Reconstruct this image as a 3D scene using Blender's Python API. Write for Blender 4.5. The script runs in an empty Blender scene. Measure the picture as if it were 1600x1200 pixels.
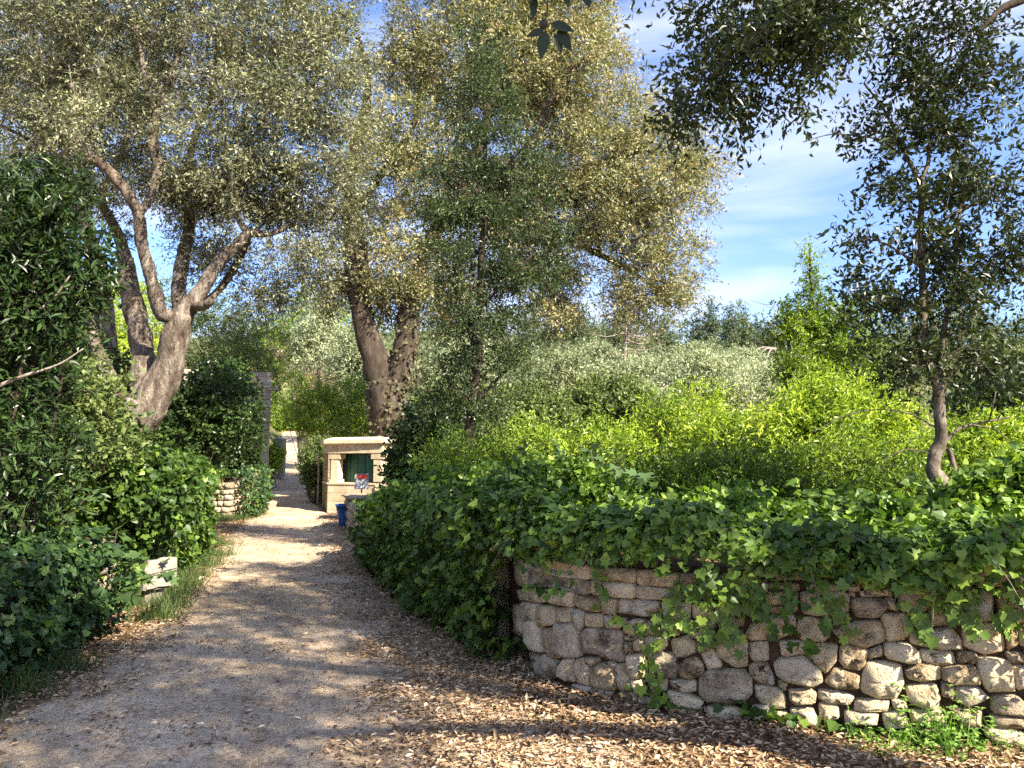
import bpy, math
import numpy as np
from mathutils import Vector

rng = np.random.default_rng(7)
SC = bpy.context.scene
COL = SC.collection

# ------------------------------------------------------------------ camera, sky, sun, exposure
F = 1150.0                      # focal length in photo pixels (1600 wide)
EYE = np.array([0.0, 0.0, 1.6])
PITCH = math.atan(120 / F)      # eye level lies on photo row 720
cam_d = bpy.data.cameras.new('camera'); cam = bpy.data.objects.new('camera', cam_d); COL.objects.link(cam)
cam_d.sensor_width = 36; cam_d.lens = 36 * F / 1600; cam_d.clip_start = 0.05; cam_d.clip_end = 2000
cam.location = EYE; cam.rotation_euler = (math.pi / 2 + PITCH, 0, 0)
SC.camera = cam

SUN_TO = Vector((0.72, -0.70, 0.0)).normalized()
SUN_EL = math.radians(37)
sun_vec = Vector((SUN_TO.x * math.cos(SUN_EL), SUN_TO.y * math.cos(SUN_EL), math.sin(SUN_EL)))
sd = bpy.data.lights.new('sun', 'SUN'); sd.energy = 5.0; sd.angle = math.radians(0.53); sd.color = (1.0, 0.905, 0.75)
sun = bpy.data.objects.new('sun', sd); COL.objects.link(sun)
sun.rotation_euler = sun_vec.to_track_quat('Z', 'Y').to_euler()

world = bpy.data.worlds.new('World'); SC.world = world; world.use_nodes = True
nt = world.node_tree; nt.nodes.clear()
wo = nt.nodes.new('ShaderNodeOutputWorld'); bg = nt.nodes.new('ShaderNodeBackground'); bg.inputs['Strength'].default_value = 0.082
sky = nt.nodes.new('ShaderNodeTexSky'); sky.sky_type = 'NISHITA'; sky.sun_disc = False
sky.sun_elevation = SUN_EL; sky.sun_rotation = math.atan2(SUN_TO.x, SUN_TO.y)
sky.air_density = 1.0; sky.dust_density = 0.3; sky.ozone_density = 3.0
tc = nt.nodes.new('ShaderNodeTexCoord')
mp = nt.nodes.new('ShaderNodeMapping'); mp.inputs['Rotation'].default_value = (0.25, 0.5, 0.2); mp.inputs['Scale'].default_value = (1.3, 2.2, 6.5)
n1 = nt.nodes.new('ShaderNodeTexNoise'); n1.inputs['Scale'].default_value = 1.15; n1.inputs['Detail'].default_value = 9; n1.inputs['Roughness'].default_value = 0.52; n1.inputs['Distortion'].default_value = 0.5
cr = nt.nodes.new('ShaderNodeValToRGB'); cr.color_ramp.elements[0].position = 0.42; cr.color_ramp.elements[0].color = (0.04, 0.04, 0.04, 1); cr.color_ramp.elements[1].position = 0.68; cr.color_ramp.elements[1].color = (0.9, 0.9, 0.9, 1)
hs = nt.nodes.new('ShaderNodeMixRGB'); hs.blend_type = 'MULTIPLY'; hs.inputs['Fac'].default_value = 1.0; hs.inputs['Color2'].default_value = (0.94, 1.0, 1.25, 1)
mx = nt.nodes.new('ShaderNodeMixRGB'); mx.inputs['Color2'].default_value = (4.9, 5.1, 5.8, 1)
L = nt.links.new
L(tc.outputs['Generated'], mp.inputs['Vector']); L(mp.outputs['Vector'], n1.inputs['Vector']); L(n1.outputs['Fac'], cr.inputs['Fac'])
L(sky.outputs['Color'], hs.inputs['Color1']); L(hs.outputs['Color'], mx.inputs['Color1']); L(cr.outputs['Color'], mx.inputs['Fac'])
L(mx.outputs['Color'], bg.inputs['Color']); L(bg.outputs['Background'], wo.inputs['Surface'])

SC.view_settings.view_transform = 'Standard'; SC.view_settings.look = 'None'
SC.view_settings.exposure = 1.78; SC.view_settings.gamma = 1.0; SC.view_settings.use_curve_mapping = False
cy = SC.cycles
cy.max_bounces = 6; cy.diffuse_bounces = 3; cy.glossy_bounces = 2; cy.transmission_bounces = 4; cy.transparent_max_bounces = 4
cy.use_denoising = False; cy.sample_clamp_indirect = 6
cy.use_adaptive_sampling = True; cy.adaptive_threshold = 0.02

# ------------------------------------------------------------------ helpers
CT, ST = math.cos(PITCH), math.sin(PITCH)
def ray(px, py):
    u = (px - 800) / F; v = (600 - py) / F
    return np.array([u, CT - v * ST, ST + v * CT])
def W(px, py, Y):
    d = ray(px, py); return EYE + d * (Y / d[1])
def WX(px, Y):
    return W(px, 720, Y)[0]
def SZ(pix, Y):
    return pix / F * Y

def fnoise(p, scale, seed, octv=3):
    p = np.asarray(p, float)
    r = np.random.default_rng(seed); out = np.zeros(len(p)); amp = 1.0
    for o in range(octv):
        for k in range(4):
            d = r.normal(size=p.shape[1]); d /= np.linalg.norm(d); ph = r.uniform(0, 6.28)
            out += amp * np.sin(p @ d * (6.28 / scale) * (1 + .35 * r.random()) + ph)
        scale *= .48; amp *= .55
    return out / 3.2

def nrm(a):
    return a / (np.linalg.norm(a, axis=-1, keepdims=True) + 1e-9)

def tag(o, label=None, cat=None, group=None, kind=None):
    if label: o['label'] = label
    if cat: o['category'] = cat
    if group: o['group'] = group
    if kind: o['kind'] = kind
    return o
def empty(name, loc, label, cat, group=None, kind=None, rz=0.0):
    o = bpy.data.objects.new(name, None); COL.objects.link(o); o.location = tuple(map(float, loc)); o.rotation_euler = (0, 0, rz)
    o.empty_display_size = .2
    return tag(o, label, cat, group, kind)

def raw_mesh(name, V, Fc, mat, smooth=False, tint=None):
    """V (n,3); Fc list of (m,k) index arrays"""
    if not isinstance(Fc, (list, tuple)): Fc = [Fc]
    Fc = [np.asarray(f, np.int32) for f in Fc if len(f)]
    me = bpy.data.meshes.new(name)
    V = np.asarray(V, np.float32)
    nl = sum(f.size for f in Fc); npoly = sum(len(f) for f in Fc)
    me.vertices.add(len(V)); me.vertices.foreach_set('co', V.ravel())
    me.loops.add(nl); me.polygons.add(npoly)
    me.loops.foreach_set('vertex_index', np.concatenate([f.ravel() for f in Fc]))
    st = []; c = 0
    for f in Fc:
        st.append(c + np.arange(len(f)) * f.shape[1]); c += f.size
    me.polygons.foreach_set('loop_start', np.concatenate(st).astype(np.int32))
    me.update(calc_edges=True)
    me.polygons.foreach_set('use_smooth', np.full(npoly, bool(smooth)))
    if tint is not None:
        a = me.attributes.new('tint', 'FLOAT', 'POINT'); a.data.foreach_set('value', np.asarray(tint, np.float32))
    me.materials.append(mat)
    return me
def link(name, me, parent=None, loc=None):
    o = bpy.data.objects.new(name, me); COL.objects.link(o)
    if parent is not None: o.parent = parent
    if loc is not None: o.location = tuple(map(float, loc))
    return o
def mobj(name, V, Fc, mat, parent=None, smooth=False, tint=None):
    """V in world coordinates; parent is an Empty (z-rotation allowed)"""
    V = np.asarray(V, float)
    if parent is not None:
        V = V - np.array(parent.location)
        a = -parent.rotation_euler.z
        if a:
            c, s = math.cos(a), math.sin(a)
            V = np.stack([V[:, 0] * c - V[:, 1] * s, V[:, 0] * s + V[:, 1] * c, V[:, 2]], 1)
    return link(name, raw_mesh(name, V, Fc, mat, smooth, tint), parent)

class Acc:
    def __init__(s): s.V = []; s.Q = []; s.T = []; s.n = 0; s.t = []
    def add(s, V, Q=None, T=None, tint=0.5):
        V = np.asarray(V, float)
        if Q is not None and len(Q): s.Q.append(np.asarray(Q) + s.n)
        if T is not None and len(T): s.T.append(np.asarray(T) + s.n)
        s.V.append(V); s.n += len(V)
        s.t.append(np.broadcast_to(np.asarray(tint, float), (len(V),)))
    def obj(s, name, mat, parent=None, smooth=False):
        if not s.V: return None
        Fc = []
        if s.Q: Fc.append(np.concatenate(s.Q))
        if s.T: Fc.append(np.concatenate(s.T))
        return mobj(name, np.concatenate(s.V), Fc, mat, parent, smooth, np.concatenate(s.t))

BOXF = np.array([[0, 3, 2, 1], [4, 5, 6, 7], [0, 1, 5, 4], [1, 2, 6, 5], [2, 3, 7, 6], [3, 0, 4, 7]])
def box_v(c, size, ax=None):
    c = np.asarray(c, float); h = np.asarray(size) / 2
    L8 = np.array([[-1, -1, -1], [1, -1, -1], [1, 1, -1], [-1, 1, -1], [-1, -1, 1], [1, -1, 1], [1, 1, 1], [-1, 1, 1]]) * h
    if ax is not None: L8 = L8 @ np.asarray(ax)
    return L8 + c
def prism_v(poly, z0, z1):
    n = len(poly); p = np.asarray(poly, float)
    V = np.concatenate([np.c_[p, np.full(n, z0)], np.c_[p, np.full(n, z1)]])
    Q = [[i, (i + 1) % n, n + (i + 1) % n, n + i] for i in range(n)]
    return V, Q, [list(range(n))[::-1], [n + i for i in range(n)]]
def prism_obj(name, poly, z0, z1, mat, parent=None):
    V, Q, C = prism_v(poly, z0, z1)
    return mobj(name, V, [np.array(Q), np.array(C)], mat, parent)

def catmull(P, k=5):
    P = np.asarray(P, float)
    if len(P) < 3: 
        t = np.linspace(0, 1, k + 1)[:, None]; return P[0] * (1 - t) + P[-1] * t
    Q = np.vstack([2 * P[0] - P[1], P, 2 * P[-1] - P[-2]]); out = []
    for i in range(1, len(Q) - 2):
        p0, p1, p2, p3 = Q[i - 1:i + 3]
        for t in np.arange(k) / k:
            out.append(.5 * ((2 * p1) + (p2 - p0) * t + (2 * p0 - 5 * p1 + 4 * p2 - p3) * t * t + (3 * p1 - p0 - 3 * p2 + p3) * t ** 3))
    out.append(Q[-2]); return np.array(out)
def tube(P, R, sides=8, rough=0.0, seed=0):
    P = np.asarray(P, float); R = np.asarray(R, float); n = len(P)
    T = nrm(np.gradient(P, axis=0))
    u = np.cross(T[0], [0.31, 0.9, 0.2]); u /= np.linalg.norm(u) + 1e-9
    U = [u]
    for i in range(1, n):
        u = U[-1] - T[i] * (U[-1] @ T[i]); U.append(u / (np.linalg.norm(u) + 1e-9))
    U = np.array(U); B = np.cross(T, U)
    a = np.arange(sides) * 2 * math.pi / sides
    rr = R[:, None] * np.ones(sides)
    if rough:
        g = P[:, None, :] + (U[:, None, :] * np.cos(a)[None, :, None] + B[:, None, :] * np.sin(a)[None, :, None]) * R[:, None, None]
        rr = rr * (1 + rough * fnoise(g.reshape(-1, 3) * [1.6, 1.6, .8], max(R.max() * 3, .05), seed).reshape(n, sides))
    V = P[:, None, :] + (U[:, None, :] * np.cos(a)[None, :, None] + B[:, None, :] * np.sin(a)[None, :, None]) * rr[:, :, None]
    i, j = np.meshgrid(np.arange(n - 1), np.arange(sides), indexing='ij'); j2 = (j + 1) % sides
    Q = np.stack([i * sides + j, i * sides + j2, (i + 1) * sides + j2, (i + 1) * sides + j], -1).reshape(-1, 4)
    V = V.reshape(-1, 3)
    V = np.vstack([V, P[-1] + T[-1] * R[-1] * .6]); m = (n - 1) * sides
    Tr = np.array([[m + j, m + (j + 1) % sides, len(V) - 1] for j in range(sides)])
    return V, Q, Tr

# leaf templates: y along the leaf (unit length), x across, z up
TPL = {
 'tri':    (np.array([[-.17, 0, 0], [.2, .3, .06], [0, 1, -.04]]), np.array([[0, 1, 2]])),
 'nar':    (np.array([[0, 0, 0], [.15, .4, .05], [0, 1, -.12], [-.15, .4, .05]]), np.array([[0, 1, 2], [0, 2, 3]])),
 'simple': (np.array([[0, 0, 0], [.21, .45, .07], [0, 1, -.06], [-.21, .45, .07]]), np.array([[0, 1, 2], [0, 2, 3]])),
 'round':  (np.array([[0, 0, 0], [.33, .42, .09], [0, 1, -.05], [-.33, .42, .09]]), np.array([[0, 1, 2], [0, 2, 3]])),
 'lance':  (np.array([[0, 0, 0], [.15, .35, .05], [.12, .7, .0], [0, 1, -.12], [-.12, .7, .0], [-.15, .35, .05]]), np.array([[0, 1, 2], [0, 2, 3], [0, 3, 4], [0, 4, 5]])),
 'oval':   (np.array([[0, 0, 0], [.19, .25, .06], [.2, .62, .04], [0, 1, -.08], [-.2, .62, .04], [-.19, .25, .06], [0, .45, -.02]]), np.array([[0, 1, 6], [1, 2, 6], [2, 3, 6], [3, 4, 6], [4, 5, 6], [5, 0, 6]])),
 'heart':  (np.array([[0, 0, 0], [.36, -.1, .04], [.48, .3, .06], [0, .95, -.1], [-.48, .3, .06], [-.36, -.1, .04]]), np.array([[0, 1, 2], [0, 2, 3], [0, 3, 4], [0, 4, 5]])),
 'ivy':    (np.array([[0, 0, 0], [.22, -.16, .02], [.5, .05, .05], [.36, .27, .03], [.46, .56, .0], [.2, .56, .0], [0, 1, -.12],
                      [-.2, .56, .0], [-.46, .56, .0], [-.36, .27, .03], [-.5, .05, .05], [-.22, -.16, .02], [0, .32, -.05]]),
            np.array([[i, (i + 1) % 12, 12] for i in range(12)])),
 'fig':    (np.array([[0, 0, 0], [.35, -.1, .03], [.55, .25, .06], [.25, .35, 0], [.48, .75, .02], [.14, .6, .0], [0, 1, -.1],
                      [-.14, .6, .0], [-.48, .75, .02], [-.25, .35, 0], [-.55, .25, .06], [-.35, -.1, .03], [0, .3, -.04]]),
            np.array([[i, (i + 1) % 12, 12] for i in range(12)])),
 'dry':    (np.array([[0, 0, .02], [.2, .28, .12], [.17, .68, .14], [0, 1, .10], [-.17, .68, .14], [-.2, .28, .12], [0, .5, -.02]]), np.array([[0, 1, 6], [1, 2, 6], [2, 3, 6], [3, 4, 6], [4, 5, 6], [5, 0, 6]])),
}
TPL['blade'] = (np.array([[-.022, 0, 0], [.022, 0, 0], [.015, .6, .06], [-.015, .6, .06], [0, 1, .16]]), np.array([[0, 1, 2], [0, 2, 3], [3, 2, 4]]))
def leaves(acc, pos, d, n, size, tpl, tint):
    if len(pos) == 0: return
    tv, tf = TPL[tpl]
    d = nrm(d); x = nrm(np.cross(d, n)); z = np.cross(x, d)
    R = np.stack([x, d, z], 1)                               # rows = local axes
    V = pos[:, None, :] + np.einsum('ka,nab->nkb', tv, R) * size[:, None, None]
    k = len(tv)
    Fc = (tf[None] + (np.arange(len(pos)) * k)[:, None, None]).reshape(-1, 3)
    acc.add(V.reshape(-1, 3), T=Fc, tint=np.repeat(tint, k))

# ------------------------------------------------------------------ materials
def new_mat(name):
    m = bpy.data.materials.new(name); m.use_nodes = True; t = m.node_tree; t.nodes.clear()
    o = t.nodes.new('ShaderNodeOutputMaterial'); return m, t, o
def ramp(t, stops):
    r = t.nodes.new('ShaderNodeValToRGB'); e = r.color_ramp.elements
    e[0].position, e[0].color = stops[0][0], (*stops[0][1], 1)
    e[1].position, e[1].color = stops[-1][0], (*stops[-1][1], 1)
    for p, c in stops[1:-1]:
        q = e.new(p); q.color = (*c, 1)
    return r
def leaf_mat(name, stops, transl=.32, rough=.42, tcol=(1.35, 1.5, .5), spec=.3):
    m, t, o = new_mat(name); l = t.links.new
    at = t.nodes.new('ShaderNodeAttribute'); at.attribute_name = 'tint'
    r = ramp(t, stops); l(at.outputs['Fac'], r.inputs['Fac'])
    b = t.nodes.new('ShaderNodeBsdfPrincipled'); b.inputs['Roughness'].default_value = rough; b.inputs['Specular IOR Level'].default_value = spec
    l(r.outputs['Color'], b.inputs['Base Color'])
    mu = t.nodes.new('ShaderNodeMixRGB'); mu.blend_type = 'MULTIPLY'; mu.inputs['Fac'].default_value = 1; mu.inputs['Color2'].default_value = (*tcol, 1)
    l(r.outputs['Color'], mu.inputs['Color1'])
    tr = t.nodes.new('ShaderNodeBsdfTranslucent'); l(mu.outputs['Color'], tr.inputs['Color'])
    mi = t.nodes.new('ShaderNodeMixShader'); mi.inputs['Fac'].default_value = transl
    l(b.outputs[0], mi.inputs[1]); l(tr.outputs[0], mi.inputs[2]); l(mi.outputs[0], o.inputs['Surface'])
    return m
def rock_mat(name, stops, scale=6, bump=.5, rough=.9, rand=True, fine=60, stretch=(1, 1, 1), pits=True, spec=.2, bdist=.02):
    m, t, o = new_mat(name); l = t.links.new
    c = t.nodes.new('ShaderNodeTexCoord'); mp_ = t.nodes.new('ShaderNodeMapping'); mp_.inputs['Scale'].default_value = stretch
    l(c.outputs['Object'], mp_.inputs['Vector'])
    oi = t.nodes.new('ShaderNodeObjectInfo')
    vec = mp_.outputs['Vector']
    if rand:
        mm = t.nodes.new('ShaderNodeMath'); mm.operation = 'MULTIPLY'; mm.inputs[1].default_value = 57.0; l(oi.outputs['Random'], mm.inputs[0])
        va = t.nodes.new('ShaderNodeVectorMath'); va.operation = 'ADD'; l(vec, va.inputs[0]); l(mm.outputs[0], va.inputs[1]); vec = va.outputs[0]
    na = t.nodes.new('ShaderNodeTexNoise'); na.inputs['Scale'].default_value = scale; na.inputs['Detail'].default_value = 6; na.inputs['Roughness'].default_value = .62; l(vec, na.inputs['Vector'])
    nb = t.nodes.new('ShaderNodeTexNoise'); nb.inputs['Scale'].default_value = fine; nb.inputs['Detail'].default_value = 4; nb.inputs['Roughness'].default_value = .7; l(vec, nb.inputs['Vector'])
    ad = t.nodes.new('ShaderNodeMath'); ad.operation = 'MULTIPLY_ADD'; ad.inputs[1].default_value = .45; l(nb.outputs['Fac'], ad.inputs[0]); l(na.outputs['Fac'], ad.inputs[2])
    s2 = t.nodes.new('ShaderNodeMath'); s2.operation = 'SUBTRACT'; s2.inputs[1].default_value = .22; l(ad.outputs[0], s2.inputs[0])
    fac = s2.outputs[0]
    if rand:
        s3 = t.nodes.new('ShaderNodeMath'); s3.operation = 'MULTIPLY_ADD'; s3.inputs[1].default_value = .34; l(oi.outputs['Random'], s3.inputs[0]); l(fac, s3.inputs[2])
        s4 = t.nodes.new('ShaderNodeMath'); s4.operation = 'SUBTRACT'; s4.inputs[1].default_value = .17; l(s3.outputs[0], s4.inputs[0]); fac = s4.outputs[0]
    r = ramp(t, stops); l(fac, r.inputs['Fac'])
    b = t.nodes.new('ShaderNodeBsdfPrincipled'); b.inputs['Roughness'].default_value = rough; b.inputs['Specular IOR Level'].default_value = spec
    l(r.outputs['Color'], b.inputs['Base Color'])
    h = ad.outputs[0]
    if pits:
        vo = t.nodes.new('ShaderNodeTexVoronoi'); vo.inputs['Scale'].default_value = scale * 4; l(vec, vo.inputs['Vector'])
        sm = t.nodes.new('ShaderNodeMapRange'); sm.inputs['From Max'].default_value = .25; sm.inputs['To Max'].default_value = .35; l(vo.outputs['Distance'], sm.inputs['Value'])
        hh = t.nodes.new('ShaderNodeMath'); hh.operation = 'ADD'; l(h, hh.inputs[0]); l(sm.outputs[0], hh.inputs[1]); h = hh.outputs[0]
    bp = t.nodes.new('ShaderNodeBump'); bp.inputs['Strength'].default_value = bump; bp.inputs['Distance'].default_value = bdist; l(h, bp.inputs['Height']); l(bp.outputs[0], b.inputs['Normal'])
    l(b.outputs[0], o.inputs['Surface'])
    return m
def flat_mat(name, col, rough=.6, spec=.4):
    m, t, o = new_mat(name); b = t.nodes.new('ShaderNodeBsdfPrincipled')
    n = t.nodes.new('ShaderNodeTexNoise'); n.inputs['Scale'].default_value = 9; n.inputs['Detail'].default_value = 5
    r = ramp(t, [(.3, tuple(c * .78 for c in col)), (.7, tuple(min(1, c * 1.12) for c in col))])
    t.links.new(n.outputs['Fac'], r.inputs['Fac']); t.links.new(r.outputs['Color'], b.inputs['Base Color'])
    b.inputs['Roughness'].default_value = rough; b.inputs['Specular IOR Level'].default_value = spec
    t.links.new(b.outputs[0], o.inputs['Surface']); return m

M = {}
M['oak']    = leaf_mat('holm_oak_leaf', [(0, (.05, .06, .026)), (.45, (.14, .155, .075)), (.8, (.27, .285, .15)), (1, (.44, .44, .27))], .22, .45, (1.2, 1.3, .6))
M['gold']   = leaf_mat('golden_oak_leaf', [(0, (.10, .115, .045)), (.35, (.225, .245, .11)), (.78, (.39, .365, .185)), (1, (.50, .39, .20))], .26, .5, (1.2, 1.2, .6))
M['green']  = leaf_mat('mid_green_leaf', [(0, (.035, .055, .018)), (.5, (.08, .115, .035)), (1, (.16, .20, .06))], .26, .4)
M['midgreen'] = leaf_mat('deep_green_oak_leaf', [(0, (.025, .042, .015)), (.55, (.06, .092, .03)), (1, (.15, .19, .065))], .24, .38)
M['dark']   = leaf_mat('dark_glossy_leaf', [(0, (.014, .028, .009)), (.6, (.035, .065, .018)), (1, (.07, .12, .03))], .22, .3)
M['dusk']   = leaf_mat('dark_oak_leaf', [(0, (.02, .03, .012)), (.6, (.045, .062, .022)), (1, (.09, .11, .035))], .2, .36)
M['bright'] = leaf_mat('bright_green_leaf', [(0, (.06, .11, .018)), (.4, (.21, .32, .032)), (.8, (.38, .49, .05)), (1, (.50, .58, .09))], .34, .38, (1.3, 1.3, .5))
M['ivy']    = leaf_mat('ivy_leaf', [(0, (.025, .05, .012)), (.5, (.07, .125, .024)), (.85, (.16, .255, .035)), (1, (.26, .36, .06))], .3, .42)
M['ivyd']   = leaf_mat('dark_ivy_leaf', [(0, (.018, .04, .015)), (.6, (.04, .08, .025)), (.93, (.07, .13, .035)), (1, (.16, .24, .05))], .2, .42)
M['olive']  = leaf_mat('olive_leaf', [(0, (.14, .175, .085)), (.5, (.31, .35, .19)), (1, (.50, .53, .33))], .2, .5, (1.1, 1.2, .7))
M['pine']   = leaf_mat('pine_needles', [(0, (.05, .075, .035)), (.5, (.09, .125, .055)), (1, (.15, .18, .08))], .15, .6)
M['brown']  = leaf_mat('dry_brown_leaf', [(0, (.12, .08, .045)), (.5, (.24, .165, .10)), (1, (.38, .28, .18))], .15, .7, (1.1, 1, .8))
M['litter'] = leaf_mat('fallen_leaf', [(0, (.09, .045, .022)), (.3, (.22, .135, .07)), (.6, (.42, .29, .165)), (.88, (.60, .45, .28)), (1, (.74, .61, .43))], .1, .55, (1.1, 1, .7))
M['clover'] = leaf_mat('weed_leaf', [(0, (.08, .16, .03)), (.6, (.18, .32, .06)), (1, (.32, .46, .11))], .36, .45)
M['grass']  = leaf_mat('grass_blade', [(0, (.03, .06, .015)), (.6, (.07, .115, .03)), (1, (.20, .20, .08))], .3, .5)
M['bark']   = rock_mat('grey_bark', [(.3, (.03, .022, .016)), (.48, (.125, .095, .07)), (.68, (.33, .28, .225))], 7, 1, .92, False, 42, (1, 1, .3), False, bdist=.1)
M['barkd']  = rock_mat('dark_bark', [(.25, (.018, .013, .009)), (.5, (.05, .037, .027)), (.78, (.125, .098, .075))], 6, .8, .9, False, 40, (1, 1, .3), False, bdist=.04)
M['barkm']  = rock_mat('mottled_bark', [(.3, (.03, .024, .018)), (.5, (.09, .072, .052)), (.72, (.24, .20, .155))], 9, .6, .9, False, 45, (1, 1, .6), False)
M['wood']   = rock_mat('bleached_wood', [(.3, (.16, .12, .09)), (.7, (.38, .32, .27))], 8, .4, .9, False, 40, (1, 1, 1), False)
M['stone']  = rock_mat('limestone_rubble', [(.2, (.09, .06, .035)), (.34, (.36, .265, .155)), (.5, (.58, .46, .29)), (.74, (.70, .59, .41)), (.95, (.45, .38, .28))], 9, 1, .95, True, 75, bdist=.035)
M['stoneg'] = rock_mat('grey_limestone_rubble', [(.2, (.11, .085, .06)), (.40, (.36, .285, .19)), (.6, (.56, .475, .34)), (.9, (.47, .42, .33))], 9, 1, .95, True, 70, bdist=.035)
M['earth']  = rock_mat('joint_earth', [(.3, (.035, .022, .014)), (.7, (.12, .078, .046))], 8, .8, 1, False, 50)
M['ashlar'] = rock_mat('sawn_limestone', [(.2, (.40, .31, .19)), (.5, (.58, .47, .31)), (.8, (.68, .58, .42))], 4, .25, .9, True, 60, pits=False)
M['ashlard']= rock_mat('darker_limestone', [(.2, (.14, .10, .065)), (.5, (.25, .19, .12)), (.8, (.36, .28, .19))], 5, .4, .95, True, 50)
M['pale']   = rock_mat('pale_limestone', [(.2, (.17, .14, .11)), (.5, (.36, .31, .25)), (.8, (.50, .45, .38))], 3, .6, .95, True, 40)
M['troughstone'] = rock_mat('grey_trough_stone', [(.25, (.10, .085, .065)), (.5, (.25, .22, .18)), (.8, (.36, .33, .28))], 8, .8, .95, True, 50)  # darker grey than the pale limestone, mottled by noise
M['shutter']= flat_mat('green_painted_metal', (.008, .07, .042), .4)
M['inside'] = flat_mat('dark_interior_fill', (.06, .06, .05), .9)
M['bluepot']= flat_mat('blue_plastic', (.035, .10, .30), .45)
M['signw']  = flat_mat('white_sign_paint', (.78, .78, .78), .5)
M['signr']  = flat_mat('red_sign_paint', (.62, .07, .05), .5)
M['signg']  = flat_mat('grey_sign_edge', (.35, .36, .37), .5)
M['nut']    = flat_mat('dark_acorn', (.02, .018, .012), .5)

def ground_mat():
    m, t, o = new_mat('leaf_strewn_earth'); l = t.links.new
    c = t.nodes.new('ShaderNodeTexCoord')
    a = t.nodes.new('ShaderNodeTexNoise'); a.inputs['Scale'].default_value = 1.1; a.inputs['Detail'].default_value = 7; l(c.outputs['Object'], a.inputs['Vector'])
    v = t.nodes.new('ShaderNodeTexVoronoi'); v.inputs['Scale'].default_value = 26; v.inputs['Randomness'].default_value = 1; l(c.outputs['Object'], v.inputs['Vector'])
    r1 = ramp(t, [(0, (.07, .04, .022)), (.5, (.20, .125, .07)), (1, (.36, .25, .15))]); l(v.outputs['Color'], r1.inputs['Fac'])
    r2 = ramp(t, [(.35, (.75, .75, .7)), (.7, (1.15, 1.1, 1.05))]); l(a.outputs['Fac'], r2.inputs['Fac'])
    mu = t.nodes.new('ShaderNodeMixRGB'); mu.blend_type = 'MULTIPLY'; mu.inputs['Fac'].default_value = 1; l(r1.outputs['Color'], mu.inputs['Color1']); l(r2.outputs['Color'], mu.inputs['Color2'])
    # far hillside: scrubby green-brown by distance along the valley
    sp = t.nodes.new('ShaderNodeSeparateXYZ'); l(c.outputs['Object'], sp.inputs[0])
    mr = t.nodes.new('ShaderNodeMapRange'); mr.inputs['From Min'].default_value = 24; mr.inputs['From Max'].default_value = 40; l(sp.outputs['Y'], mr.inputs['Value'])
    hn = t.nodes.new('ShaderNodeTexNoise'); hn.inputs['Scale'].default_value = .5; hn.inputs['Detail'].default_value = 8; l(c.outputs['Object'], hn.inputs['Vector'])
    rh = ramp(t, [(.3, (.05, .065, .025)), (.5, (.12, .125, .05)), (.7, (.24, .19, .11))]); l(hn.outputs['Fac'], rh.inputs['Fac'])
    m2 = t.nodes.new('ShaderNodeMixRGB'); l(mr.outputs[0], m2.inputs['Fac']); l(mu.outputs['Color'], m2.inputs['Color1']); l(rh.outputs['Color'], m2.inputs['Color2'])
    b = t.nodes.new('ShaderNodeBsdfPrincipled'); b.inputs['Roughness'].default_value = .95; b.inputs['Specular IOR Level'].default_value = .15; l(m2.outputs['Color'], b.inputs['Base Color'])
    bp = t.nodes.new('ShaderNodeBump'); bp.inputs['Strength'].default_value = .8; bp.inputs['Distance'].default_value = .02; l(v.outputs['Distance'], bp.inputs['Height']); l(bp.outputs[0], b.inputs['Normal'])
    l(b.outputs[0], o.inputs['Surface']); return m
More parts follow.
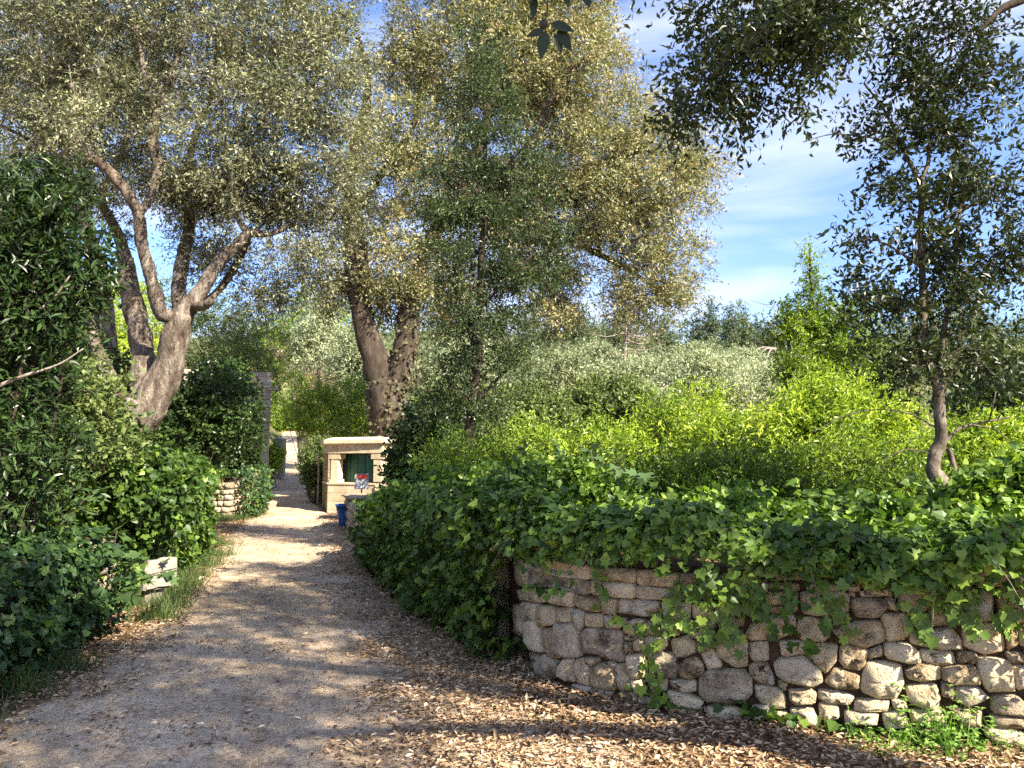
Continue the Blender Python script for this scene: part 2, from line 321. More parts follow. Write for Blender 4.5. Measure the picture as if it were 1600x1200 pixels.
def path_mat():
    m, t, o = new_mat('trodden_gravel'); l = t.links.new
    c = t.nodes.new('ShaderNodeTexCoord')
    def noise(s, d=6, r=.6):
        n = t.nodes.new('ShaderNodeTexNoise'); n.inputs['Scale'].default_value = s; n.inputs['Detail'].default_value = d; n.inputs['Roughness'].default_value = r; l(c.outputs['Object'], n.inputs['Vector']); return n
    big = noise(.55, 5, .6); mid = noise(3.2, 8, .7); fine = noise(55, 6, .8)
    v = t.nodes.new('ShaderNodeTexVoronoi'); v.inputs['Scale'].default_value = 48; l(c.outputs['Object'], v.inputs['Vector'])
    r1 = ramp(t, [(.33, (.24, .17, .112)), (.46, (.41, .315, .22)), (.56, (.54, .43, .31)), (.68, (.66, .55, .42))])
    ad = t.nodes.new('ShaderNodeMath'); ad.operation = 'MULTIPLY_ADD'; ad.inputs[1].default_value = .55; l(mid.outputs['Fac'], ad.inputs[0])
    hb = t.nodes.new('ShaderNodeMath'); hb.operation = 'MULTIPLY'; hb.inputs[1].default_value = .47; l(big.outputs['Fac'], hb.inputs[0]); l(hb.outputs[0], ad.inputs[2])
    l(ad.outputs[0], r1.inputs['Fac'])
    r2 = ramp(t, [(.30, (.48, .42, .36)), (.5, (.98, .97, .96)), (.66, (1.4, 1.38, 1.32))]); l(fine.outputs['Fac'], r2.inputs['Fac'])
    mu = t.nodes.new('ShaderNodeMixRGB'); mu.blend_type = 'MULTIPLY'; mu.inputs['Fac'].default_value = 1; l(r1.outputs['Color'], mu.inputs['Color1']); l(r2.outputs['Color'], mu.inputs['Color2'])
    r3 = ramp(t, [(0, (.62, .55, .5)), (.5, (1, 1, 1)), (1, (1.25, 1.22, 1.18))]); l(v.outputs['Color'], r3.inputs['Fac'])
    m3 = t.nodes.new('ShaderNodeMixRGB'); m3.blend_type = 'MULTIPLY'; m3.inputs['Fac'].default_value = .8; l(mu.outputs['Color'], m3.inputs['Color1']); l(r3.outputs['Color'], m3.inputs['Color2'])
    b = t.nodes.new('ShaderNodeBsdfPrincipled'); b.inputs['Roughness'].default_value = .95; b.inputs['Specular IOR Level'].default_value = .15; l(m3.outputs['Color'], b.inputs['Base Color'])
    hh = t.nodes.new('ShaderNodeMath'); hh.operation = 'ADD'; l(fine.outputs['Fac'], hh.inputs[0]); l(mid.outputs['Fac'], hh.inputs[1])
    bp = t.nodes.new('ShaderNodeBump'); bp.inputs['Strength'].default_value = .8; bp.inputs['Distance'].default_value = .018; l(hh.outputs[0], bp.inputs['Height']); l(bp.outputs[0], b.inputs['Normal'])
    l(b.outputs[0], o.inputs['Surface']); return m
M['ground'] = ground_mat(); M['path'] = path_mat()

# ------------------------------------------------------------------ terrain
def G0(px, py):                         # pixel -> flat ground point (x, y)
    d = ray(px, py); t = -EYE[2] / d[2]; return (EYE + d * t)[:2]
hY = [-400, 20, 28, 38, 55, 75, 95, 125, 170, 300, 900]
hZ = [0, 0, .35, .8, 2.0, 3.9, 8.5, 15, 22, 24, 24]
PL_Y = [-4, 3, 5, 6.8, 9, 11.5, 14.7, 20, 21.6, 28, 38, 75, 95]
PL_X = [-3.4, -3.4, -3.3, -3.5, -4.1, -4.75, -5.8, -7.2, -7.3, -9.2, -12.4, -23.4, -29]
PR_Y = [-4, 3, 4, 5, 6, 8, 12.3, 18.5, 21, 24, 28, 38, 75, 95]
PR_X = [1.5, 1.2, .8, .2, -.15, -.85, -2.2, -4.0, -5.0, -6.25, -7.7, -10.6, -22, -27.5]
pathL = lambda y: np.interp(y, PL_Y, PL_X)
pathR = lambda y: np.interp(y, PR_Y, PR_X)
front_base = [G0(*p) for p in [(818, 1032), (836, 1058), (880, 1078), (940, 1092), (1000, 1106), (1100, 1120), (1250, 1136), (1400, 1152), (1600, 1172), (1800, 1192), (2050, 1212)]]
CORN = front_base[0]
SIDE = [np.array([CORN[0] - .16, CORN[1] + .55]), np.array([-.72, 8.0]), np.array([-1.45, 10.3]), np.array([-2.25, 12.6]), np.array([-3.3, 15.8]), np.array([-4.15, 18.6])]
RW = np.array(SIDE[::-1] + front_base)          # right wall centre-front line, far end -> near right
LW = np.array([[-3.75, -2.0], [-3.75, 4.0], [-3.9, 6.2], [-4.45, 8.4], [-5.05, 11.2], [-5.95, 14.6]])
LW2 = np.array([[-9.6, 20.9], [-7.75, 20.4], [-7.5, 21.2], [-9.3, 27.2]])

def seg_dist(P, line):
    best = np.full(len(P), 1e9); side = np.zeros(len(P))
    for a, b in zip(line[:-1], line[1:]):
        ab = b - a; t = np.clip(((P - a) @ ab) / (ab @ ab), 0, 1); q = a + t[:, None] * ab
        d = np.linalg.norm(P - q, axis=1); s = ab[0] * (P[:, 1] - a[1]) - ab[1] * (P[:, 0] - a[0])
        m = d < best; best[m] = d[m]; side[m] = np.sign(s[m])
    return best, side
sst = lambda t: np.clip(t, 0, 1) ** 2 * (3 - 2 * np.clip(t, 0, 1))
def height(P):
    P = np.asarray(P, float).reshape(-1, 2); x, y = P[:, 0], P[:, 1]
    h = np.interp(y + .02 * x, hY, hZ)
    # right terrace behind the wall
    d, s = seg_dist(P, RW)
    inside = (s > 0) & (y < 18.4) & (x > pathR(y) - .2) | ((y >= 18.4) & (x > np.interp(y, PR_Y, PR_X) + .9))
    dd = np.where(y < 18.4, d, np.minimum(np.where(x > pathR(y), x - pathR(y) - .9, 0), 3))
    tr = np.where(inside, sst((dd - .12) / .3), 0) * np.where(y > 21.5, .75, np.interp(y, [0, 8, 12, 18, 21.5], [.95, .92, .8, .6, .6]))
    kio = np.exp(-((x + 4.4) ** 2 / 2.2 + (y - 21.7) ** 2 / 5)); tr = tr * (1 - np.clip(kio * 1.6, 0, 1))
    # left terrace
    dl = pathL(y) - x
    tl = sst((dl - np.interp(y, [0, 14.6, 16, 20, 21, 60], [.62, .5, 2.2, 2.5, .5, .6])) / np.interp(y, [0, 14, 18, 60], [.35, .35, 1.6, .8])) * np.interp(y, [0, 6, 9, 14, 40], [.75, .8, .95, .95, .9])
    h = h + tr + tl
    h += .05 * fnoise(P, 2.3, 3) * sst((np.minimum(np.abs(x - pathL(y)), np.abs(x - pathR(y))) - .3) / 2) * ((x < pathL(y)) | (x > pathR(y)))
    far = sst((y - 55) / 60); h += far * 2.4 * fnoise(P, 55, 9)
    h += far * np.interp(x, [-120, -40, 0, 25, 45, 120], [8, 6, 7, 6, 3, 5])
    h += .018 * fnoise(P, 1.4, 5) * ((x > pathL(y)) & (x < pathR(y)))
    return h
H = lambda x, y: float(height([[x, y]])[0])
def on_ground(P2): return np.c_[P2, height(P2)]

def axis(fine0, fine1, step, lo, hi, g=1.16):
    a = list(np.arange(fine0, fine1 + 1e-6, step)); s = step
    while a[-1] < hi: s *= g; a.append(a[-1] + s)
    s = step
    while a[0] > lo: s *= g; a.insert(0, a[0] - s)
    return np.array(a)
ax_ = axis(-8.5, 5.5, .19, -9, 420); ax_ = ax_[ax_ > -8.51]
ax_ = np.r_[-8.5 - np.cumsum(np.r_[np.full(40, .5), .5 * 1.2 ** np.arange(1, 28)])[::-1], ax_]
ay_ = axis(2.5, 23, .19, -300, 24); ay_ = ay_[ay_ < 23.1]
ay_ = np.r_[ay_, ay_[-1] + np.cumsum(np.r_[np.full(95, .7), .7 * 1.18 ** np.arange(1, 33)])]
gx, gy = np.meshgrid(ax_, ay_, indexing='xy'); P2 = np.c_[gx.ravel(), gy.ravel()]
hz = height(P2)
inp = (P2[:, 0] > pathL(P2[:, 1]) + .15) & (P2[:, 0] < pathR(P2[:, 1]) - .15) & (P2[:, 1] < 77)
hz = hz - .05 * inp
nx, ny = len(ax_), len(ay_)
i, j = np.meshgrid(np.arange(nx - 1), np.arange(ny - 1), indexing='xy')
Q = np.stack([j * nx + i, j * nx + i + 1, (j + 1) * nx + i + 1, (j + 1) * nx + i], -1).reshape(-1, 4)
tag(mobj('ground', np.c_[P2, hz], Q, M['ground'], None, True), kind='structure')
ys = np.concatenate([np.arange(-4, 24, .16), np.arange(24, 78, .8)]); ts = np.linspace(0, 1, 36)
lx = pathL(ys) + .10 * fnoise(np.c_[ys, ys * 0], 1.7, 21); rx = pathR(ys) + .12 * fnoise(np.c_[ys, ys * 0 + 3], 1.3, 22)
px_ = lx[:, None] + (rx - lx)[:, None] * ts; py_ = np.repeat(ys[:, None], 36, 1)
Pp = np.c_[px_.ravel(), py_.ravel()]
edge = np.minimum(ts, 1 - ts)[None, :] * (rx - lx)[:, None]
pz = height(Pp) + (.006 - .05 * (1 - sst(edge / .14))).ravel() * 1
i, j = np.meshgrid(np.arange(35), np.arange(len(ys) - 1), indexing='xy')
Q = np.stack([j * 36 + i, j * 36 + i + 1, (j + 1) * 36 + i + 1, (j + 1) * 36 + i], -1).reshape(-1, 4)
tag(mobj('path', np.c_[Pp, pz], Q, M['path'], None, True), kind='structure')

# ------------------------------------------------------------------ dry stone wall on the right (stones traced one by one)
T1 = """105,280 330,330 490,350 490,435 300,400 105,385|495,345 560,355 555,450 495,430|563,350 770,370 770,460 600,450|775,380 1040,400 1030,470 775,460
50,400 220,405 215,490 60,465|225,405 380,425 375,515 225,490|385,430 555,455 550,550 440,540 385,500|560,460 655,470 640,560 560,550|665,460 925,480 915,550 880,570 665,560
932,475 1120,490 1110,600 1040,600 950,585|65,480 155,495 155,600 80,600|158,500 268,520 270,625 180,640 155,600|270,520 368,525 368,610 275,610|370,530 445,540 440,620 420,670 395,640
450,550 560,560 565,645 450,635|567,565 700,590 700,620 670,650 580,650|90,605 150,600 200,795 140,790 95,720|180,645 260,635 305,830 250,835 200,780
262,620 380,615 415,660 418,820 370,835 300,820 265,740|422,690 460,645 690,655 698,860 640,860 560,820 430,800|690,620 760,590 820,600 820,690 740,695 692,670|700,695 780,700 775,730 700,725
700,735 750,740 745,800 710,815|755,735 800,705 830,710 840,790 760,795|930,605 1050,605 1060,660 1040,700 930,690|835,700 960,690 970,760 930,800 845,790|985,730 1090,695 1150,740 1150,800 1090,830 1010,825
1100,665 1220,650 1220,700 1170,728 1110,700|1040,870 1090,835 1160,835 1195,880 1195,930 1120,965 1045,950|1265,740 1350,660 1440,670 1475,740 1475,880 1400,895 1290,830|1180,800 1260,770 1320,890 1220,910
710,815 830,805 830,960 740,960 715,900|110,790 200,800 265,850 275,950 220,970 150,930|275,900 320,840 390,840 400,980 340,980 280,945|395,840 450,830 495,900 490,1010 400,980|455,830 540,830 535,870 500,890 460,860
490,900 550,862 620,870 655,950 650,1035 500,1010|590,855 645,862 635,905 605,890|640,872 700,870 735,960 735,1040 670,1040 645,980|740,965 800,965 830,1060 770,1060 745,1020|985,970 1150,970 1160,1040 1080,1050 990,1000
975,1035 1100,1055 1200,1100 1170,1155 990,1110|1165,950 1230,908 1450,905 1500,960 1505,1050 1440,1120 1220,1110 1170,1060|1460,690 1490,620 1640,560 1640,620 1600,720 1480,722|1478,740 1605,730 1605,855 1500,855 1478,800
1480,880 1520,865 1600,865 1630,930 1600,1000 1530,990 1485,940|1515,1010 1600,1005 1660,1060 1620,1130 1560,1120 1520,1070|845,800 1020,800 1040,870 1030,960 860,960|500,1015 620,1040 620,1075 500,1060
620,1070 680,1035 770,1070 770,1120 650,1110|1210,1140 1400,1125 1460,1170 1440,1230 1220,1230|1500,1135 1600,1130 1640,1170 1600,1220 1500,1210|850,965 970,965 965,1040 870,1050|780,1080 900,1090 930,1160 800,1150
1125,490 1260,475 1260,565 1130,585|1265,475 1405,485 1405,560 1270,560|1130,592 1290,575 1280,650 1140,645|1298,570 1450,570 1450,640 1300,650|1412,490 1590,505 1580,555 1415,560|1050,400 1220,405 1220,460 1050,460
1225,405 1400,420 1400,472 1225,465|1405,420 1600,430 1600,495 1410,480|370,995 495,1015 490,1050 380,1030|825,600 925,605 925,690 830,690|980,835 1035,840 1035,870 1020,875|1155,735 1260,735 1230,790 1160,800
1000,1130 1180,1160 1190,1200 1020,1190|105,200 330,230 500,260 490,345 330,325 105,275|505,262 770,280 770,365 505,345|780,280 1040,300 1040,395 780,375|1045,300 1240,310 1240,398 1045,395|1245,315 1420,325 1420,412 1245,400|1425,330 1600,335 1600,425 1425,415
20,210 100,205 100,390 30,385|20,490 62,500 75,600 85,700 40,690"""
T2 = """270,185 480,190 470,275 195,265|190,272 370,290 350,322 190,320|375,290 450,290 455,330 380,325|455,330 540,310 615,330 615,358 460,355|0,280 160,290 150,325 0,318
155,330 380,322 402,350 400,430 240,455 170,440|400,332 430,335 430,355 402,352|408,365 580,365 595,400 540,465 430,455 408,410|580,362 640,365 645,430 595,420|0,400 145,395 150,420 110,443 0,435
0,447 60,448 102,500 100,545 40,570 0,565|82,445 138,450 138,500 120,515 100,490|150,460 220,457 305,490 310,545 270,582 175,575 135,540|310,520 420,480 550,470 575,520 570,575 490,607 370,580|555,445 680,440 682,570 585,578
700,535 780,520 900,500 950,560 955,615 850,615 705,588|965,520 1060,480 1160,500 1170,620 1060,640 965,600|1168,495 1225,500 1240,590 1180,620|60,577 180,577 185,640 65,650|200,590 345,590 340,660 290,735 255,710 205,640
350,610 385,590 490,615 485,680 450,722 380,712 350,670|575,585 700,585 745,630 752,680 680,685 575,650|750,620 920,630 928,690 850,700 770,680|940,630 1020,632 1045,655 1020,688 940,680|25,690 60,655 180,645 260,710 270,770 220,800 100,780 40,740
280,775 330,700 450,740 452,812 320,808|458,760 490,680 600,680 660,690 670,790 630,860 540,855 460,820|680,720 750,685 850,700 850,765 760,775 690,760|860,710 940,690 1020,690 1042,740 1040,790 920,795 862,760
1035,655 1190,665 1215,740 1215,825 1080,820 1040,740|1175,630 1263,635 1320,690 1190,685|1200,695 1300,700 1300,800 1225,820|0,700 35,760 30,790 -10,790|0,800 60,810 92,860 85,910 20,915 -10,900|100,815 200,810 240,830 235,880 140,895 105,860
50,765 100,790 85,820 50,800|250,815 350,820 430,850 400,895 290,880 250,860|250,885 345,888 350,960 290,975 255,960|110,910 220,905 250,960 240,1000 130,990|680,800 830,785 850,850 840,910 790,915 700,880
930,800 1040,800 1095,860 1000,905 930,870|900,910 1060,915 1060,1000 960,1000|1110,850 1230,840 1290,900 1290,950 1110,930|1080,1000 1200,1000 1290,1040 1290,1090 1150,1095 1070,1040|560,930 680,920 690,1000 580,1010
645,440 690,440 695,530 685,560|640,300 800,300 790,420 650,430|805,300 960,300 960,480 810,500 795,420|965,310 1110,310 1110,470 1050,475 970,500|1115,310 1300,310 1300,480 1170,490|1230,495 1300,490 1300,620 1245,600
0,325 150,332 145,390 0,395|500,620 570,600 570,650 500,668|610,862 680,870 690,920 620,910|700,915 860,920 890,1000 720,990|690,1000 860,1010 940,1010 940,1060 720,1050|860,770 925,800 920,870 860,850|1100,935 1290,955 1290,1000 1110,995
485,190 640,200 640,290 480,285|645,200 820,205 820,292 645,290|825,205 1010,210 1010,300 825,292|1015,210 1300,215 1300,302 1015,300|0,190 180,195 190,272 0,275|0,925 95,925 110,1000 0,990|430,868 600,865 600,925 430,920|380,920 540,930 540,990 380,980"""
def parse(T, ox, oy, s):
    out = []
    for a in T.replace('\n', '|').split('|'):
        out.append(np.array([[float(v) for v in q.split(',')] for q in a.split()]) / s + [ox, oy])
    return out
traced = parse(T1, 800, 820, 4.0) + parse(T2, 1200, 820, 3.158)
FB = np.array([SIDE[0]] + front_base)
def wall_hit(px, py):
    d = ray(px, py); best = None
    for k in range(len(FB) - 1):
        a, b = FB[k], FB[k + 1]; e = b - a
        det = d[0] * (-e[1]) + d[1] * e[0]
        if abs(det) < 1e-9: continue
        t = (a[0] * (-e[1]) + a[1] * e[0]) / det
        s = (d[0] * a[1] - d[1] * a[0]) / det
        s = (d[1] * a[0] - d[0] * a[1]) / -(d[0] * e[1] - d[1] * e[0]) if False else s
        q = d[:2] * t
        s = ((q - a) @ e) / (e @ e)
        if t > 0 and -0.001 <= s <= 1.001:
            nn = np.array([e[1], -e[0]]) / np.linalg.norm(e)   # outward (towards the path side)
            if best is None or t < best[0]: best = (t, nn)
    if best is None: return None
    t, nn = best
    return EYE + d * t, np.array([nn[0], nn[1], 0])
def chaikin(P, it=1, r=.22):
    for _ in range(it):
        nxt = np.roll(P, -1, 0); P = np.stack([P * (1 - r) + nxt * r, P * r + nxt * (1 - r)], 1).reshape(-1, P.shape[1])
    return P

rwall = empty('dry_stone_wall', (CORN[0] + 1.2, CORN[1] - .8, 0), 'low curved dry stone wall of golden rubble at the path bend, half hidden by ivy', 'stone wall')
cnt = 0
for poly in traced:
    poly = chaikin(poly, 1, .10)
    c2 = poly.mean(0)
    hit = [wall_hit(*p) for p in poly]
    if any(h is None for h in hit): continue
    Pw = np.array([h[0] for h in hit]); Nw = nrm(np.array([h[1] for h in hit]).mean(0))
    c = Pw.mean(0); size = np.linalg.norm(Pw - c, axis=1).mean()
    if Pw[:, 2].max() < -.12: continue
    r = np.random.default_rng(cnt + 100)
    inset = 1.012 if size > .05 else 1.02
    base = c + (Pw - c) * inset + r.normal(size=Pw.shape) * .0022
    bul = min(.034, .008 + size * .15)
    off = r.uniform(-.012, .012) + r.uniform(0, .018) * (size > .08)
    n = len(base)
    rings = [base - Nw * (.09 + r.uniform(0, .04)), base + Nw * (off - .004),
             c + (base - c) * (1 - .013 / size if size > .045 else .72) + Nw * (off + bul * .42) + r.normal(size=base.shape) * .003,
             c + (base - c) * .74 + Nw * (off + bul * .8) + r.normal(size=base.shape) * .0055,
             c + (base - c) * .30 + Nw * (off + bul) + r.normal(size=base.shape) * .005]
    V = np.vstack(rings + [c + Nw * (off + bul * 1.0)]) - c
    Qs = []
    for k in range(4):
        for a in range(n):
            b = (a + 1) % n; Qs.append([k * n + a, k * n + b, (k + 1) * n + b, (k + 1) * n + a])
    Ts = [[4 * n + a, 4 * n + (a + 1) % n, 5 * n] for a in range(n)]
    me = raw_mesh('stone', V, [np.array(Qs)[:, ::-1], np.array(Ts)[:, ::-1]], M['stone'] if r.random() < .72 else M['stoneg'], True)
    link('stone', me, rwall, c - np.array(rwall.location)); cnt += 1

def stone_variants(mat, n=6, seed=0):
    out = []
    for k in range(n):
        r = np.random.default_rng(seed + k)
        a = np.arange(10) / 10 * 2 * math.pi
        sx = np.sign(np.cos(a)) * np.abs(np.cos(a)) ** .45 * .5; sz = np.sign(np.sin(a)) * np.abs(np.sin(a)) ** .45 * .5
        ring = lambda s, y: np.c_[sx * s, np.full(10, y), sz * s] + r.normal(size=(10, 3)) * [.018, .03, .018]
        V = np.vstack([ring(1, .5), ring(1, -.28), ring(.88, -.45), ring(.5, -.56), [[0, -.58, 0]]])
        Qs = [[q * 10 + b, q * 10 + (b + 1) % 10, (q + 1) * 10 + (b + 1) % 10, (q + 1) * 10 + b] for q in range(3) for b in range(10)]
        Ts = [[30 + b, 30 + (b + 1) % 10, 40] for b in range(10)]
        out.append(raw_mesh('stone', V, [np.array(Qs)[:, ::-1], np.array(Ts)[:, ::-1]], mat, True))
    return out
SV = stone_variants(M['stone'], 6, 50); SVG = stone_variants(M['stoneg'], 6, 80)

def resample(line, step):
    line = np.asarray(line, float); d = np.r_[0, np.cumsum(np.linalg.norm(np.diff(line, axis=0), axis=1))]
    n = max(2, int(d[-1] / step)); s = np.linspace(0, d[-1], n + 1)
    return np.c_[[np.interp(s, d, line[:, k]) for k in range(line.shape[1])]].T, s
def wall_stones(root, line, top, variants, wmin=.22, wmax=.42, ch=.2, nsign=1, depth=.2, seed=1, limit=400, name='stone'):
    """rows of single stones on one face of a wall; nsign picks the side"""
    r = np.random.default_rng(seed); line = np.asarray(line, float)
    d = np.r_[0, np.cumsum(np.linalg.norm(np.diff(line, axis=0), axis=1))]; made = 0
    def at(s): return np.array([np.interp(s, d, line[:, 0]), np.interp(s, d, line[:, 1])])
    z = 0.0; row = 0
    while z < 6 and made < limit:
        h = ch * r.uniform(.8, 1.2); s = r.uniform(-.1, 0); any_ = False
        while s < d[-1] and made < limit:
            w = r.uniform(wmin, wmax); e = min(s + w, d[-1]); m = (max(s, 0) + e) / 2; ww = e - max(s, 0)
            tp = top(m)
            if ww > .06 and z + h * .6 < tp:
                any_ = True
                a, b = at(max(m - .05, 0)), at(min(m + .05, d[-1])); ta = (b - a) / (np.linalg.norm(b - a) + 1e-9)
                nn = np.array([ta[1], -ta[0]]) * nsign; p = at(m); g = root['base_z'] if 'base_z' in root else H(*(p + nn * .25))
                hh = min(h, tp - z)
                o = link(name, variants[r.integers(len(variants))], root)
                o.location = (p[0] - nn[0] * depth * .3 - root.location.x, p[1] - nn[1] * depth * .3 - root.location.y, g + z + hh / 2 - root.location.z)
                o.rotation_euler = (r.uniform(-.04, .04), r.uniform(-.05, .05), math.atan2(nn[0], -nn[1]) )
                o.rotation_euler.z = math.atan2(-nn[1], -nn[0]) - math.pi / 2
                o.scale = (ww * .96, depth, hh * .95); made += 1
            s += w
        z += h; row += 1
        if not any_: break
    return made
def wall_core(root, line, top, thick, mat, base=-.15, nsign=1, setback=.05, name='core', drop=.0):
    P, s = resample(line, .25); t = nrm(np.gradient(P, axis=0)); nn = np.c_[t[:, 1], -t[:, 0]] * nsign
    a = P - nn * setback; b = P - nn * (setback + thick)
    g = height(P + nn * .3); zt = g + np.array([top(q) for q in s]) - drop
    V = np.concatenate([np.c_[a, g + base], np.c_[a, zt], np.c_[b, zt], np.c_[b, g + base]]); n = len(P); Qs = []
    for i in range(n - 1):
        for k in range(3): Qs.append([k * n + i, k * n + i + 1, (k + 1) * n + i + 1, (k + 1) * n + i])
        Qs.append([3 * n + i, 3 * n + i + 1, i + 1, i])
    caps = np.array([[0, n, 2 * n, 3 * n], [n - 1, 4 * n - 1, 3 * n - 1, 2 * n - 1]])
    Qs = np.vstack([np.array(Qs), caps])
    return mobj(name, V, Qs, mat, root)
ftop = lambda s: .98
# core + the part of the wall that runs back along the path (mostly under ivy)
side_line = np.array(SIDE[::-1] )
stop_ = lambda s: float(np.interp(s, [0, 3, 7, 13], [.70, .76, .86, .92]))
wall_core(rwall, FB, lambda s: .91, .30, M['earth'], setback=.045)
wall_core(rwall, side_line, stop_, .34, M['earth'], setback=.05, name='core', drop=.06)
wall_stones(rwall, side_line, stop_, SV, .26, .48, .2, 1, .2, 5, 170)
ext0 = (FB[-3] + (FB[-2] - FB[-3]) * .06)
wall_stones(rwall, np.array([ext0, FB[-2], FB[-1]]), lambda s: .93, SV, .16, .30, .155, 1, .2, 8, 70)
# end face of the wall beside the pot
e0 = side_line[0]; ed = nrm(side_line[1] - side_line[0]); en = np.array([ed[1], -ed[0]])
wall_stones(rwall, np.array([e0 - en * .42, e0 + en * 0.0]) - ed * .06, lambda s: .70, SVG, .18, .3, .17, 1, .2, 6, 20)
# coping slabs on the far end
for k in range(4):
    p = e0 + ed * (.1 + k * .42) - en * .2
    o = link('coping_stone', SVG[k], rwall, (p[0] - rwall.location.x, p[1] - rwall.location.y, H(*(p + en * .6)) + .74))
    o.scale = (.40, .5, .1); o.rotation_euler.z = math.atan2(ed[1], ed[0])

# ------------------------------------------------------------------ walls on the left
lwall = empty('dry_stone_wall', (-4.6, 9.0, 0), 'grey and tan stone wall along the left of the path, ivy draped with a bare end by the bend', 'stone wall')
ll = lambda s: float(np.interp(s, [0, 8.0, 10.6, 11.4, 17.2], [.76, .78, .80, 1.22, 1.2]))
wall_core(lwall, LW, ll, .36, M['earth'], nsign=1, setback=.06)
sub = LW[3:]; wall_stones(lwall, sub, lambda s: 1.22, SVG, .22, .42, .2, 1, .2, 11, 170)
wall_stones(lwall, LW[1:4], lambda s: .78, SVG, .28, .5, .21, 1, .2, 12, 60)
le = LW[-1]; ld = nrm(LW[-1] - LW[-2]); ln = np.array([ld[1], -ld[0]])
wall_stones(lwall, np.array([le + ld * .05, le - ln * .45 + ld * .05]), lambda s: 1.22, SVG, .18, .3, .18, -1, .2, 13, 20)
lwall2 = empty('dry_stone_wall', (-8.4, 20.8, 0), 'squared rubble wall end facing the camera beyond the first left wall, ivy on its right', 'stone wall')
wall_core(lwall2, LW2, lambda s: 1.0, .4, M['earth'], nsign=1, setback=.06)
wall_stones(lwall2, LW2[:3], lambda s: 1.06, SVG, .17, .32, .17, 1, .2, 15, 90)
wall_stones(lwall2, LW2[2:], lambda s: 1.06, SVG, .3, .5, .22, 1, .2, 16, 80)

# ------------------------------------------------------------------ the little limestone kiosk
KV = np.array([[WX(505, 23.6), 23.6], [WX(513, 21.9), 21.9], [WX(597, 21.1), 21.1], [WX(611, 21.9), 21.9], [WX(612, 23.2), 23.2], [WX(560, 23.9), 23.9]])
KC = KV.mean(0); kz = 0.02
kiosk = empty('kiosk', (KC[0], KC[1], kz), 'small angular limestone kiosk with thick roof slab and green shutters beside the path', 'kiosk')
kiosk['base_z'] = kz
def offs(V, d): return KC + (V - KC) * (1 + d / np.linalg.norm(V - KC, axis=1))[:, None]
zb, zs, zl, zt_ = kz, kz + .90, kz + 1.80, kz + 2.12
# low wall blocks, facet by facet
def facet(i): return KV[i], KV[(i + 1) % 6]
for f in range(6):
    a, b = facet(f); Lf = np.linalg.norm(b - a); e = (b - a) / Lf; nn = np.array([e[1], -e[0]])
    full = f in (0, 4, 5)
    top = zl if full else zs
    rows = 8 if full else 4; rh = (top - zb + .1) / rows
    for rr_ in range(rows):
        x = 0; k = 0
        bl = .46
        x = -bl * .5 if rr_ % 2 else 0
        while x < Lf - .01:
            x0, x1 = max(x, 0), min(x + bl, Lf)
            if x1 - x0 > .03:
                c = a + e * (x0 + x1) / 2 - nn * .1; z = zb - .1 + rh * (rr_ + .5)
                V = box_v([0, 0, 0], [x1 - x0 - .008, .2 + (rr_ % 3) * .002, rh - .008], [[e[0], e[1], 0], [nn[0], nn[1], 0], [0, 0, 1]])
                me = raw_mesh('block', V, BOXF, M['ashlard'] if f == 0 else M['ashlar'])  # left facet takes the darker brown limestone
                link('block', me, kiosk, (c[0] - KC[0], c[1] - KC[1], z - kz))
            x += bl
inner = KC + (KV - KC) * .86
prism_obj('mortar_core', KC + (KV - KC) * .935, zb - .1, zs - .02, M['ashlar'], kiosk)
prism_obj('sill', offs(KV, .03), zs - .005, zs + .045, M['ashlar'], kiosk)
# pillars with foot and bracket
def pillar(p, e, w=.25, ft=True):
    nn = np.array([e[1], -e[0]]); A = [[e[0], e[1], 0], [nn[0], nn[1], 0], [0, 0, 1]]
    o = mobj('pillar', box_v([p[0], p[1], (zs + zl) / 2], [w, .24, zl - zs - .17], A), BOXF, M['ashlar'], kiosk)
    mobj('bracket', box_v([p[0], p[1], zl - .085 + .0], [w + .16, .27, .165], A), BOXF, M['ashlar'], kiosk)
    if ft: mobj('pillar_foot', box_v([p[0], p[1], zs + .09], [w + .08, .28, .09], A), BOXF, M['ashlar'], kiosk)
a, b = facet(1); e1 = nrm(b - a); n1_ = np.array([e1[1], -e1[0]])
pillar(a + e1 * .21 - n1_ * .14, e1); pillar(b - e1 * .17 - n1_ * .14, e1, .27, False)
a3, b3 = facet(3); e3 = nrm(b3 - a3); n3_ = np.array([e3[1], -e3[0]])
pillar(a3 + e3 * .15 - n3_ * .14, e3)
# shutters inside, each of vertical slats
def shutter(a, b, inset, leafname, mat):
    e = nrm(b - a); nn = np.array([e[1], -e[0]]); Lf = np.linalg.norm(b - a); n = max(3, int(Lf / .13)); A = [[e[0], e[1], 0], [nn[0], nn[1], 0], [0, 0, 1]]
    for k in range(n):
        c = a + e * Lf * (k + .5) / n - nn * (inset + .012 * (k % 2))
        mobj(leafname, box_v([c[0], c[1], (zs + zl) / 2 - .02], [Lf / n - .012, .03, zl - zs - .06], A), BOXF, mat, kiosk)
shutter(a + e1 * .36, b - e1 * .34, .42, 'shutter_slat', M['shutter'])
a2, b2 = facet(2); shutter(a2 + nrm(b2 - a2) * .16, b2 - nrm(b2 - a2) * .1, .12, 'shutter_slat', M['shutter'])
prism_obj('interior', KC + (KV - KC) * .55, zs, zl - .02, M['inside'], kiosk)  # solid dark block filling the hollow behind the shutters
prism_obj('lintel', offs(KV, .015), zl + .002, zt_ - .07, M['ashlar'], kiosk)
